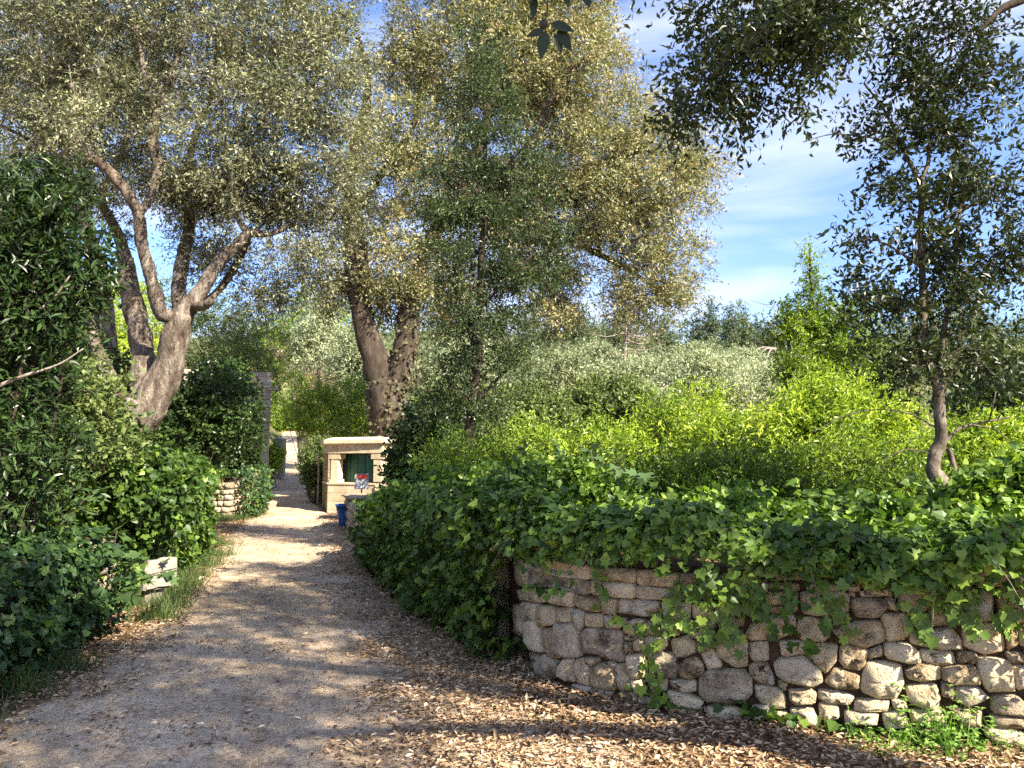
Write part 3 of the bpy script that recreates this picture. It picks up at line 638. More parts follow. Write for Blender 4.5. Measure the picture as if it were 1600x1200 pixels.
# roof slab: slightly sloping rim
ro = offs(KV, .16); ri = offs(KV, -.12)
n = 6
V = np.vstack([np.c_[offs(KV, .10), np.full(n, zt_ - .065)], np.c_[ro, np.full(n, zt_ - .03)], np.c_[ro, np.full(n, zt_ + .075)], np.c_[ri, np.full(n, zt_ + .15)]])
Qs = [[k * n + i, k * n + (i + 1) % n, (k + 1) * n + (i + 1) % n, (k + 1) * n + i] for k in range(3) for i in range(n)]
mobj('roof', V, [np.array(Qs), np.array([list(range(n))[::-1], [3 * n + i for i in range(n)]])], M['ashlar'], kiosk)
mobj('drain_pipe', np.vstack([tube(np.array([[ro[0][0] - .02, ro[0][1] - .05, z] for z in (0, .9, 1.9)]), [.03] * 3, 8)[0]]), [tube(np.array([[0, 0, z] for z in (0, .9, 1.9)]), [.03] * 3, 8)[1]], M['wood'], kiosk)
stp = empty('stone_step', (WX(535, 20.6), 20.6, 0), 'flat limestone step on the ground before the kiosk', 'step')
mobj('slab', box_v([WX(532, 20.7), 20.7, .04], [1.0, .45, .12], [[.98, -.15, 0], [.15, .98, 0], [0, 0, 1]]), BOXF, M['ashlard'], stp)

# sign in front of the kiosk
sx, sy = WX(566, 19.5), 19.5; sg = H(sx, sy)
sign = empty('notice_sign', (sx, sy, sg), 'small notice board with red heading and white lower panels on a post before the kiosk', 'sign')
V, Q_, T_ = tube(np.array([[sx, sy, sg - .1], [sx, sy, sg + .35], [sx, sy, 1.0]]), [.018] * 3, 8); mobj('post', V, [Q_, T_], M['barkd'], sign)
zc = 1.05
mobj('panel', box_v([sx, sy - .03, zc + .01], [.36, .02, .40]), BOXF, M['signg'], sign)
mobj('heading', box_v([sx + .03, sy - .045, zc + .14], [.28, .012, .11]), BOXF, M['signr'], sign)
for dx in (-.06, .12):
    pts = np.array([[-.08, -.15], [-.05, -.19], [.05, -.19], [.08, -.14], [.05, -.02], [.0, .06], [-.05, -.02]])
    V = np.vstack([np.c_[pts[:, 0] + sx + dx, np.full(7, sy - .052 - .004 * (dx > 0)), pts[:, 1] + zc], np.c_[pts[:, 0] + sx + dx, np.full(7, sy - .040), pts[:, 1] + zc]])
    Qs = [[i, (i + 1) % 7, 7 + (i + 1) % 7, 7 + i] for i in range(7)]
    mobj('notice', V, [np.array(Qs), np.array([list(range(7)), [13 - i for i in range(7)]])], M['signw'], sign)

# blue pot at the end of the wall
bx, by = WX(540, 18.1), 18.1; bz = H(bx, by)
pot = empty('plant_pot', (bx, by, bz), 'tapered bright blue pot standing against the end of the low stone wall', 'pot')
prof = [(.10, 0), (.115, .02), (.165, .30), (.205, .50), (.215, .50), (.22, .56), (.205, .56), (.19, .50), (.15, .2), (0.01, .18)]
a = np.arange(20) / 20 * 2 * math.pi
V = np.vstack([np.c_[bx + r_ * np.cos(a), by + r_ * np.sin(a), np.full(20, bz + z_)] for r_, z_ in prof[:8]])
Qs = [[k * 20 + i, k * 20 + (i + 1) % 20, (k + 1) * 20 + (i + 1) % 20, (k + 1) * 20 + i] for k in range(7) for i in range(20)]
mobj('body', V, np.array(Qs), M['bluepot'], pot, True)
V = np.vstack([np.c_[bx + r_ * np.cos(a), by + r_ * np.sin(a), np.full(20, bz + .46)] for r_ in (.185, .001)])
mobj('soil', V, np.array([[i, (i + 1) % 20, 20 + (i + 1) % 20, 20 + i] for i in range(20)]), M['earth'], pot)

# stone trough on the left verge
tx, ty = WX(240, 8.5), 8.5
th_ = empty('stone_trough', (tx, ty, 0), 'pale weathered stone trough jutting from the ivy on the left of the path', 'trough')
def rough_box(c, size, ang, seed, amp=.012, sub=5):
    r = np.random.default_rng(seed); acc = Acc()
    g = np.linspace(-.5, .5, sub + 1); U, Vv = np.meshgrid(g, g, indexing='ij'); i, j = np.meshgrid(np.arange(sub), np.arange(sub), indexing='ij'); m = sub + 1
    Q_ = np.stack([i * m + j, (i + 1) * m + j, (i + 1) * m + j + 1, i * m + j + 1], -1).reshape(-1, 4)
    for axn in range(3):
        for sg_ in (-.5, .5):
            P = np.zeros((m * m, 3)); o_ = [k for k in range(3) if k != axn]; P[:, o_[0]] = U.ravel(); P[:, o_[1]] = Vv.ravel(); P[:, axn] = sg_
            L_ = np.linalg.norm(P / .5, ord=16, axis=1, keepdims=True); P = P / np.maximum(L_, .01) ** .9 * 1.0
            P = P * size; P += nrm(P) * (fnoise(P, .22, seed) * amp)[:, None]
            acc.add(P, Q=Q_ if (sg_ > 0) == (axn != 1) else Q_[:, ::-1])
    V = np.concatenate(acc.V); c_, s_ = math.cos(ang), math.sin(ang)
    V = np.c_[V[:, 0] * c_ - V[:, 1] * s_, V[:, 0] * s_ + V[:, 1] * c_, V[:, 2]] + c
    return V, np.concatenate(acc.Q)
ta = -.55
ca, sa = math.cos(ta), math.sin(ta); tr = lambda x, y, z: np.array([tx + x * ca - y * sa, ty + x * sa + y * ca, z])
for nm, x, y, z, sz, sd_ in ((a_, b_ * .85, c_ * .85, d_ * .85 - .02, tuple(q * .86 for q in e_), f_) for a_, b_, c_, d_, e_, f_ in (('front_slab', 0.0, -.18, .40, (.54, .09, .32), 1), ('end_slab', .24, .02, .44, (.10, .42, .36), 2), ('end_slab', -.24, .02, .40, (.09, .36, .30), 3), ('back_slab', 0, .2, .43, (.5, .08, .34), 4), ('bottom_slab', 0, 0, .27, (.5, .34, .08), 5), ('support', .02, 0, .11, (.3, .26, .26), 6))):
    V, Q_ = rough_box(tr(x, y, z), sz, ta, sd_); mobj(nm, V, Q_, M['troughstone'], th_, False)
wp = empty('stone_post', (WX(355 / 3 + 3, 7.0), 7.0, 0), 'whitewashed stone post buried in the ivy at the left edge', 'post')
V, Q_ = rough_box(np.array([wp.location.x, 7.0, .38]), (.12, .12, .85), .2, 9, .01); mobj('shaft', V, Q_, M['pale'], wp, True)

# farmhouse wall glimpsed at the end of the left side
hc = np.array([WX(419, 29), 29.0]); hp = nrm(np.array([-.36, .95])); hq = np.array([hp[1], -hp[0]]); HA = [[hq[0], hq[1], 0], [hp[0], hp[1], 0], [0, 0, 1]]
def hpos(a, b, z): p = hc - hq * a + hp * b; return [p[0], p[1], z]
house = empty('farmhouse', (hc - hq * 2.5 + hp * 3.4).tolist() + [.8], 'pale stone farmhouse corner rising beside the far path behind the left trees', 'house')
hz0 = .1; htop = 4.9
mobj('wall', box_v(hpos(2.55, 3.4, (hz0 + htop) / 2), [5.0, 6.7, htop - hz0], HA), BOXF, M['pale'], house)
r = np.random.default_rng(4)
for rr_ in range(16):                                    # quoins and face blocks, proud of the wall
    z = hz0 + .3 * rr_ + .15; w = .5 if rr_ % 2 else .32
    mobj('quoin', box_v(hpos(w / 2 - .02, .03, z), [w, .12, .285], HA), BOXF, M['pale'], house)
    for k in range(2):
        w2 = r.uniform(.4, .6); mobj('block', box_v(hpos(w + .04 + k * .62 + w2 / 2, .03, z), [w2, .07 + r.uniform(0, .03), .28], HA), BOXF, M['pale'] if r.random() < .6 else M['ashlar'], house)
    for k in range(5):
        w2 = r.uniform(.5, .8); mobj('block', box_v(hpos(.03, .6 + k * .95 + w2 / 2 + .3 * (rr_ % 2), z), [.07 + r.uniform(0, .04), w2, .28], HA), BOXF, M['pale'] if r.random() < .6 else M['ashlar'], house)
mobj('ledge', box_v(hpos(-.08, .02, 4.42), [.5, .34, .1], HA), BOXF, M['pale'], house)
mobj('roof', box_v(hpos(2.55, 3.4, htop + .09), [5.2, 6.9, .18], HA), BOXF, M['pale'], house)
mobj('window', box_v(hpos(2.3, .02, 3.3), [1.0, .08, 1.3], HA), BOXF, M['shutter'], house)
sb = empty('stone_gatepost', (WX(438, 36), 36, .7), 'weathered stone pillar at the left of the far path beyond the farmhouse', 'pillar')
V, Q_ = rough_box(np.array([WX(436, 36), 36, 1.6]), (.55, .55, 2.2), .1, 19, .03); mobj('shaft', V, Q_, M['pale'], sb, True)

# ------------------------------------------------------------------ vegetation builders
def lobes_px(spec, Y):
    """(px, py, rx_px, ry_px, dY, ry_depth_m) -> centre, radii"""
    out = []
    for s in spec:
        px, py, rx, ry = s[:4]; dY = s[4] if len(s) > 4 else 0; rd = s[5] if len(s) > 5 else SZ((rx + ry) / 2, Y)
        out.append((W(px, py, Y + dY), np.array([SZ(rx, Y), rd, SZ(ry, Y)])))
    return out
def sample_lobes(lobes, n, r, shell=.45, gap=None, cut=None):
    w = np.array([(q[1][0] * q[1][1] * q[1][2]) ** (2 / 3) for q in lobes]); w /= w.sum()
    C, O = [], []
    for (c, rad), ww in zip(lobes, w):
        m = max(3, int(n * ww)); d = nrm(r.normal(size=(m, 3))); rr = r.random(m) ** shell
        rr *= 1 + .22 * fnoise(d * 1.0, 1.1, int(abs(c[0] * 77) + abs(c[2] * 31)) % 999)
        P = c + d * rad * rr[:, None]; C.append(P); O.append(d)
    C = np.vstack(C); O = np.vstack(O)
    if gap:
        k = fnoise(C, gap[0], 77) > gap[1]; C, O = C[k], O[k]
    return C, O
def leafy(acc, C, O, r, ntw, nlf, tlen, lsize, tpl, droop=.25, up=.2, outw=.8, jit=.35, flat=.55, tint0=0.5, tspread=.22, clumpvar=.18, twig_acc=None, twr=.003):
    n = len(C)
    if n == 0: return
    ct = fnoise(C, 1.6, 31) * clumpvar + r.normal(size=n) * .07
    idx = np.repeat(np.arange(n), ntw)
    td = nrm(O[idx] * outw + r.normal(size=(len(idx), 3)) * .75 + [0, 0, up])
    L_ = tlen * r.uniform(.5, 1.2, len(idx)); st = C[idx] + r.normal(size=(len(idx), 3)) * tlen * .25
    ii = np.repeat(np.arange(len(idx)), nlf); t = np.tile((np.arange(nlf) + .5) / nlf, len(idx))
    dr = np.zeros((len(ii), 3)); dr[:, 2] = -droop * (t * L_[ii]) * t
    pos = st[ii] + td[ii] * (L_[ii] * t)[:, None] + dr + r.normal(size=(len(ii), 3)) * lsize * .25
    d = nrm(td[ii] * .7 + r.normal(size=(len(ii), 3)) * jit * 2 + [0, 0, -droop * .6])
    nn = nrm(r.normal(size=(len(ii), 3)) * (1 - flat) + np.array([0, 0, 1.0]) * flat + O[idx][ii] * .35)
    sz = lsize * r.uniform(.65, 1.25, len(ii))
    tint = np.clip(tint0 + ct[idx][ii] + r.normal(size=len(ii)) * tspread, 0, 1)
    leaves(acc, pos, d, nn, sz, tpl, tint)
    if twig_acc is not None:
        sel = np.arange(len(idx)); a0 = st[sel]; a1 = st[sel] + td[sel] * L_[sel][:, None] - np.array([0, 0, 1]) * (droop * L_[sel])[:, None]
        side = nrm(np.cross(td[sel], r.normal(size=(len(sel), 3)))) * twr; s2 = nrm(np.cross(td[sel], side)) * twr
        V = np.stack([a0 + side, a0 - side + s2 * .3, a1], 1).reshape(-1, 3)
        o_ = (np.arange(len(sel)) * 3)[:, None, None]; T_ = (np.array([[0, 1, 2]])[None] + o_).reshape(-1, 3)
        twig_acc.add(V, T=T_)
def grow(acc, nodes, nrad, C, r, rmin=.008, wob=.12, maxn=900, rmax=.05, sides=4):
    """connect clump centres to the nearest branch already there"""
    C = C[r.permutation(len(C))[:maxn]]
    base = np.array(nodes); rad = np.array(nrad)
    d0 = np.array([np.min(((base - c) ** 2).sum(1)) for c in C]); order = np.argsort(d0)
    N = np.zeros((len(base) + len(C) * 4, 3)); N[:len(base)] = base; RR = np.zeros(len(N)); RR[:len(base)] = rad; m = len(base)
    for k in order:
        c = C[k]; dd = ((N[:m] - c) ** 2).sum(1); a = int(np.argmin(dd + (RR[:m] < rmin * 1.1) * .3)); p = N[a]; Ld = math.sqrt(dd[a])
        if Ld < .08: continue
        r0 = min(RR[a] * .62, rmax, .006 + Ld * .016); r0 = max(r0, rmin)
        t = np.array([0, .33, .66, 1.0]); off = r.normal(size=(4, 3)) * Ld * wob; off[0] = 0; off[3] = 0; off[1:3, 2] += Ld * .08
        P = p + (c - p) * t[:, None] + off; Rr = r0 * np.array([1, .8, .6, .4])
        V, Q_, T_ = tube(P, Rr, sides if r0 > .015 else 3); acc.add(V, Q=Q_)
        N[m:m + 3] = P[1:]; RR[m:m + 3] = Rr[1:]; m += 3
def limb_path(spec, Y):
    P = np.array([W(s[0], s[1], Y + (s[3] if len(s) > 3 else 0)) for s in spec]); R = np.array([SZ(s[2] * (.84 if s[2] < 16 else 1), Y) for s in spec])
    A = catmull(np.c_[P, R], 6); return A[:, :3], np.maximum(A[:, 3], .004)
def build_tree(name, label, cat, Y, limbs, lobes, mat, bark, n_cl, leaf, seed, group=None, gap=None, shell=.5, ntw=5, nlf=6, tlen=.45, tpl='simple', droop=.3, up=.15, sides=12, rough=.12,
               tint0=.5, extra=None, growmax=700, rmin=.008, base=None, jit=.35, flat=.55, tspread=.22, clumpvar=.2, ivy=None, rmax=.05, filt=None, crown_name='crown'):
    r = np.random.default_rng(seed)
    paths = []
    for s in limbs: paths.append(limb_path(s, Y) if not isinstance(s, tuple) else s)
    b0 = paths[0][0][0] if base is None else base
    root = empty(name, b0, label, cat, group)
    nodes, nr = [], []
    for k, (P, R) in enumerate(paths):
        V, Q_, T_ = tube(P, R, sides if R.max() > .03 else 6, rough, seed + k); mobj('trunk' if k == 0 else 'limb', V, [Q_, T_], bark, root, True)
        if k > 0 or len(paths) < 3: nodes += list(P[2:]); nr += list(R[2:])
    C, O = sample_lobes(lobes, n_cl, r, shell, gap)
    if filt is not None:
        k = filt(C); C, O = C[k], O[k]
    tw = Acc(); grow(tw, nodes, nr, C, r, rmin, maxn=growmax, rmax=rmax)
    la = Acc(); leafy(la, C, O, r, ntw, nlf, tlen, leaf, tpl, droop, up, tint0=tint0, jit=jit, flat=flat, tspread=tspread, clumpvar=clumpvar, twig_acc=tw, twr=rmin * .5)
    if extra: extra(root, la, tw, r)
    tw.obj('branches', bark, root); la.obj(crown_name, mat, root)
    return root
def build_shrub(name, label, cat, spec, Y, mat, n_cl, leaf, seed, group=None, tpl='lance', ntw=5, nlf=7, tlen=.3, up=.7, tint0=.5, shell=.28, droop=.15, gap=None, clumpvar=.2, jit=.4, flat=.5, outw=.8, minz=-.1, bark='barkd', world=False):
    r = np.random.default_rng(seed); lobes = spec if world else lobes_px(spec, Y)
    cs = np.array([l[0] for l in lobes]); cx, cyy = cs[:, 0].mean(), cs[:, 1].mean(); z = H(cx, cyy)
    root = empty(name, (cx, cyy, z), label, cat, group)
    C, O = sample_lobes(lobes, n_cl, r, shell, gap); g = height(C[:, :2]); k = C[:, 2] > g + minz; C, O = C[k], O[k]
    la = Acc(); tw = Acc(); leafy(la, C, O, r, ntw, nlf, tlen, leaf, tpl, droop, up, tint0=tint0, clumpvar=clumpvar, twig_acc=tw, jit=jit, flat=flat, outw=outw)
    st = Acc(); nstem = 7
    nodes, nr = [], []
    for q in range(nstem):
        l = lobes[q % len(lobes)]; p0 = np.array([cx + r.normal() * .12, cyy + r.normal() * .12, z - .1]); p1 = l[0] + r.normal(size=3) * l[1] * .25
        P = catmull(np.array([p0, (p0 + p1) / 2 + r.normal(size=3) * .12 + [0, 0, .15], p1]), 4); R = np.linspace(.022, .008, len(P))
        V, Q_, T_ = tube(P, R, 6); st.add(V, Q=Q_, T=T_); nodes += list(P[2:]); nr += list(R[2:])
    grow(st, nodes, nr, C, r, .005, maxn=160, rmax=.02)
    st.obj('stems', M[bark], root, True); tw.obj('twigs', M[bark], root); la.obj('foliage', mat, root)
    return root

# ------------------------------------------------------------------ the big trees
OAK = dict(mat=M['oak'], bark=M['bark'])
build_tree('oak_tree', 'massive pale barked oak on the left whose trunk forks low into twisting limbs', 'tree', 13.0,
  [[(212, 800, 40), (210, 745, 32), (209, 700, 30), (216, 660, 34), (228, 630, 34)],
   [(222, 655, 28), (250, 600, 26), (266, 560, 22), (277, 520, 20), (284, 492, 19)],
   [(284, 492, 17), (305, 465, 15), (322, 440, 13), (345, 408, 11.5), (372, 382, 10), (390, 364, 9), (420, 366, 6, .2), (452, 352, 5, .4), (485, 330, 4, .6), (520, 318, 3, .8)],
   [(388, 366, 7), (372, 340, 5.5), (366, 312, 5), (380, 285, 4), (400, 262, 3)],
   [(284, 490, 15), (279, 455, 13, .3), (286, 400, 12, .6), (296, 350, 11, .9), (292, 290, 9, 1.2), (300, 230, 7, 1.4), (330, 150, 5, 1.6), (340, 60, 3, 1.8)],
   [(276, 498, 13), (252, 490, 13, -.2), (243, 462, 12, -.4), (232, 420, 11, -.5), (221, 380, 10.5, -.6), (217, 335, 10, -.7), (196, 298, 9.5, -.8), (165, 262, 9, -.9), (135, 236, 8, -1.0), (120, 190, 6, -1), (112, 130, 3, -1)],
   [(217, 335, 8, -.7), (236, 306, 7, -.6), (246, 262, 9, -.5), (238, 215, 10, -.5), (246, 180, 8, -.5), (256, 150, 6, -.5), (278, 90, 5, -.4), (300, 10, 3, -.3)],
   [(246, 182, 6, -.5), (232, 150, 5, -.6), (225, 110, 4.5, -.7), (215, 40, 3, -.8)],
   [(224, 645, 22), (226, 600, 20, .3), (224, 555, 18, .5), (214, 500, 17, .7), (203, 450, 16, .9), (196, 410, 15, 1.0), (186, 370, 11, 1.2), (160, 320, 9, 1.4), (130, 270, 8, 1.5), (110, 200, 6, 1.6), (100, 110, 4, 1.7)],
   [(205, 668, 20), (186, 625, 15, .3), (170, 585, 13, .4), (152, 548, 11.5, .5), (146, 505, 10, .6), (150, 462, 9.5, .7), (168, 438, 8.5, .8), (192, 432, 7.5, .9)],
   [(296, 478, 9), (318, 478, 8, -.2), (330, 470, 7, -.3)],
   [(390, 364, 6), (374, 405, 7, .5), (345, 450, 7, .6), (310, 482, 7, .4)],
   [(112, 300, 5, 1.5), (60, 230, 4, 1.4), (-10, 190, 3, 1.2)]],
  lobes_px([(60, 90, 150, 110, .1, 2.0), (220, 60, 150, 110, .2, 2.1), (380, 60, 150, 120, -.2, 2.2), (480, 170, 110, 130, 0, 1.8), (370, 220, 120, 110, -.6, 1.6), (110, 220, 150, 90, .8, 1.5), (190, 150, 60, 40, -1.2, .5), (105, 170, 50, 50, -1.9, .4), (270, 310, 90, 45, .8, 1.2), (150, 320, 60, 45, .6, 1), (350, 290, 80, 40, .9, 1), (430, 280, 110, 50, .9, 1.0), (300, 400, 40, 35, .8, .8), (410, 450, 60, 35, .5, .8), (480, 320, 80, 60, .8, 1.0), (480, 400, 60, 50, .4, 1.0), (410, 330, 70, 45, 1.0, .8), (300, 280, 80, 50, .9, 1.0), (270, -90, 320, 120, 0, 3.0), (20, 330, 80, 60, 0, 1.0), (520, 60, 60, 110, 0, 1.2), (430, 440, 60, 40, .5, .9), (350, 400, 50, 35, .6, .8), (540, 300, 40, 90, .4, 1)], 13.0),
  n_cl=5600, leaf=.078, seed=11, ntw=8, nlf=7, tlen=.36, gap=(1.0, -.2), rmin=.011, growmax=700, tpl='tri', sides=14, rough=.16, tint0=.5, flat=.3, tspread=.3, **OAK)

build_tree('oak_tree', 'oak standing behind the big left one with a slim grey trunk among the laurels', 'tree', 18.0,
  [[(188, 700, 16), (180, 620, 14), (172, 540, 13), (165, 470, 12), (150, 400, 11), (128, 330, 10), (108, 270, 9), (100, 200, 8)],
   [(128, 330, 8), (170, 280, 6), (200, 210, 5), (210, 120, 4)], [(108, 270, 7), (60, 210, 5), (10, 150, 4)], [(100, 200, 6), (130, 120, 5), (140, 30, 3)]],
  lobes_px([(60, 170, 130, 130, 0, 2.2), (200, 150, 140, 120, 0, 2.2), (90, 20, 160, 100, 0, 2.5), (340, 330, 70, 60, 0, 1.3), (20, 380, 60, 90, 0, 1.5)], 18),
  M['oak'], M['bark'], 1700, .11, 12, tpl='tri', gap=(2, -.35), ntw=6, nlf=6, tlen=.5, growmax=350, tint0=.45)

def ivy_on(path, n, lo, hi, r, acc, size=.07, rad=1.15, tint0=.4):
    P, R = path; k = r.integers(int(lo * len(P)), max(int(hi * len(P)), int(lo * len(P)) + 1), n); a = r.uniform(0, 6.28, n)
    o = np.c_[np.cos(a), np.sin(a), r.normal(size=n) * .1]
    pos = P[k] + o * (R[k] * rad + r.random(n) * .12)[:, None] + r.normal(size=(n, 3)) * [.05, .05, .12]
    leaves(acc, pos, np.c_[r.normal(size=(n, 2)) * .5, -np.ones(n)] + o * .3, o + r.normal(size=(n, 3)) * .5, size * r.uniform(.7, 1.3, n), 'heart', np.clip(tint0 + r.normal(size=n) * .2, 0, 1))
def t2_extra(root, la, tw, r):
    acc = Acc()
    for s, n, lo, hi in (([(625, 745, 40), (620, 690, 37), (612, 640, 34), (610, 600, 32)], 900, 0, 1), ([(626, 605, 22), (634, 560, 20), (640, 500, 17), (650, 430, 15)], 500, 0, 1)):
        ivy_on(limb_path(s, 24.2), n, lo, hi, r, acc, .11, 1.0, .35)
    acc.obj('ivy_on_trunk', M['brownivy'], root)
M['brownivy'] = leaf_mat('dull_climber_leaf', [(0, (.05, .045, .022)), (.5, (.11, .10, .05)), (1, (.20, .19, .10))], .2, .55)
build_tree('oak_tree', 'tall oak in the centre with V forked trunk and wide golden brown crown', 'tree', 24.2,
  [[(632, 770, 40), (624, 720, 36), (620, 680, 34), (613, 640, 34), (608, 605, 36)],
   [(600, 620, 22), (590, 575, 20), (578, 535, 18.5), (567, 495, 18), (560, 450, 18), (556, 400, 19), (552, 350, 17), (548, 290, 14, .3), (560, 220, 12, .5), (575, 140, 9, .7), (560, 60, 6, .9)],
   [(616, 615, 22), (628, 570, 19), (636, 520, 17), (642, 475, 16), (655, 420, 14), (680, 360, 12, -.5), (715, 300, 11, -1), (745, 235, 9, -1.2), (770, 150, 7, -1.3), (790, 60, 5, -1.4)],
   [(700, 325, 9, -.8), (760, 290, 8, -.8), (815, 250, 7, -1), (852, 180, 7, -1.2), (852, 165, 6, -1.2), (885, 140, 5, -1.2), (895, 110, 4, -1.2), (930, 80, 3, -1.2)],
   [(780, 275, 7, -.8), (850, 290, 6, -.6), (920, 260, 5, -.5), (985, 240, 4, -.4), (1040, 235, 3, -.3)],
   [(760, 320, 7, 0), (830, 350, 6, .2), (900, 380, 5.5, .3), (960, 410, 5, .4), (1010, 440, 3.5, .5), (1050, 480, 2.5, .5)],
   [(552, 340, 8, .1), (590, 280, 7, .4), (640, 210, 6, .6), (660, 120, 5, .8), (650, 30, 4, 1)]],
  lobes_px([(640, 250, 120, 110, 0, 2.6), (620, 400, 80, 80, 0, 2.0), (760, 110, 130, 110, 0, 3.0), (880, 120, 130, 100, 0, 3.0), (960, 230, 130, 90, 0, 2.5), (900, 300, 130, 90, 0, 2.6), (1000, 330, 115, 80, 0, 2.2), (1030, 420, 90, 60, 0, 1.7), (1010, 480, 70, 40, 0, 1.2), (1080, 250, 50, 50, 0, 1.2),
            (780, 330, 120, 100, .8, 2.4), (700, 460, 80, 60, .8, 1.8), (850, 430, 90, 50, .8, 1.8), (860, 490, 45, 40, .8, 1.2), (640, 90, 70, 70, 0, 2.0), (760, -60, 240, 90, 0, 3.5), (590, 470, 45, 50, .4, 1), (530, 450, 50, 45, .6, 1.2), (860, 20, 110, 60, 0, 2.5)], 24.2),
  M['gold'], M['barkd'], 7000, .138, 13, tpl='tri', ntw=8, nlf=7, tlen=.6, gap=(1.7, -.34), growmax=700, sides=14, rough=.14, tint0=.5, rmin=.012, extra=t2_extra, flat=.3, tspread=.32, clumpvar=.28)

build_tree('evergreen_oak', 'slender dark trunked evergreen oak in front of the central oak, crown nearly to the ground', 'tree', 12.0,
  [[(728, 760, 9), (731, 700, 8.5), (736, 640, 8), (743, 590, 8), (749, 540, 7.5), (750, 470, 7), (752, 400, 6), (757, 320, 5), (758, 230, 4), (757, 140, 3), (756, 60, 2)],
   [(746, 570, 6), (735, 520, 5, .2), (718, 480, 4.5, .3), (711, 440, 4, .3), (708, 390, 3, .4)],
   [(751, 480, 4), (790, 440, 3, -.2), (830, 400, 2.2, -.4)], [(755, 360, 3.5), (720, 310, 2.5, .2), (690, 270, 2, .3)], [(757, 300, 3.2), (800, 250, 2.3, -.2), (840, 210, 1.6, -.3)], [(738, 630, 4), (770, 600, 3), (800, 570, 2)], [(738, 625, 4), (705, 600, 3), (690, 570, 2)]],
  lobes_px([(752, 70, 50, 50), (755, 160, 85, 60), (750, 250, 100, 60), (765, 340, 115, 60), (700, 330, 60, 50), (830, 270, 50, 45), (850, 340, 45, 40), (745, 420, 95, 55), (820, 430, 60, 35), (740, 500, 80, 45), (800, 520, 45, 40), (720, 580, 55, 40), (790, 580, 50, 35), (690, 620, 40, 40), (750, 640, 55, 30)], 12),
  M['midgreen'], M['barkd'], 1900, .066, 14, ntw=7, nlf=7, tlen=.28, gap=(.8, .08), growmax=450, sides=9, tint0=.35, rmin=.006, flat=.4)

def t4_extra(root, la, tw, r):
    for s in ([(1478, 690, 3), (1495, 672, 2.8, .1), (1515, 664, 2.5, .2), (1545, 658, 2, .2), (1580, 652, 1.6, .3)], [(1545, 658, 1.8, .2), (1550, 640, 1.5), (1556, 612, 1)], [(1462, 668, 1.6), (1420, 646, 1.4), (1370, 640, 1.2), (1320, 650, 1), (1268, 676, .7)], [(1520, 664, 1.6), (1555, 672, 1.2), (1590, 700, .8)], [(1462, 715, 1.6), (1440, 705, 1.3), (1410, 704, 1.2), (1370, 725, 1)], [(1482, 700, 5), (1492, 735, 5), (1497, 775, 6)], [(1470, 560, 1.2), (1440, 575, 1), (1415, 610, .6)]):
        P, R = limb_path(s, 6.5); V, Q_, T_ = tube(P, R, 6, .1, 3); mobj('bare_branch', V, [Q_, T_], M['barkm'], root, True)
build_tree('evergreen_oak', 'thin crooked evergreen oak growing from the ivy at right, leaves dark against the sky', 'tree', 6.5,
  [[(1500, 850, 17), (1492, 785, 15), (1470, 752, 14), (1458, 735, 12.5), (1461, 710, 11.5), (1470, 690, 10.5), (1468, 650, 10), (1466, 610, 9.5), (1460, 585, 9)],
   [(1461, 590, 7), (1448, 555, 7), (1443, 500, 6.5), (1441, 430, 6), (1438, 360, 5.5), (1440, 310, 5.5), (1436, 280, 5)],
   [(1464, 595, 6), (1470, 550, 5.5), (1478, 500, 5), (1490, 450, 4.5), (1494, 390, 4), (1500, 330, 3), (1520, 270, 2)],
   [(1437, 285, 4), (1425, 262, 3.8), (1408, 225, 3.2), (1380, 170, 2.6), (1350, 130, 2)], [(1438, 285, 4), (1450, 255, 3.8), (1452, 225, 3.2), (1468, 150, 2.8), (1488, 70, 2.2), (1490, 0, 1.8)],
   [(1440, 380, 3), (1480, 340, 3), (1520, 320, 2.5), (1560, 300, 2)], [(1441, 420, 2.5), (1400, 390, 2.2), (1360, 370, 1.6)], [(1440, 480, 2.5), (1400, 470, 2), (1350, 465, 1.5)], [(1410, 228, 2), (1360, 215, 1.6), (1300, 210, 1.1), (1255, 222, .7)]],
  lobes_px([(1460, 100, 90, 80), (1540, 160, 80, 90), (1400, 150, 65, 65), (1430, 240, 90, 60), (1380, 200, 60, 40), (1520, 290, 90, 70), (1400, 340, 85, 55), (1480, 400, 90, 60), (1370, 430, 60, 45), (1420, 490, 90, 50), (1520, 470, 80, 60), (1400, 560, 60, 45), (1490, 570, 70, 45), (1290, 210, 40, 18), (1560, 60, 60, 60), (1590, 380, 50, 80), (1440, 20, 100, 60), (1570, 570, 50, 50)], 6.5),
  M['dusk'], M['barkm'], 1250, .072, 15, ntw=5, nlf=6, tlen=.24, gap=(.6, .08), growmax=420, tpl='simple', tint0=.35, rmin=.0035, rmax=.02, flat=.35, extra=t4_extra, droop=.35)

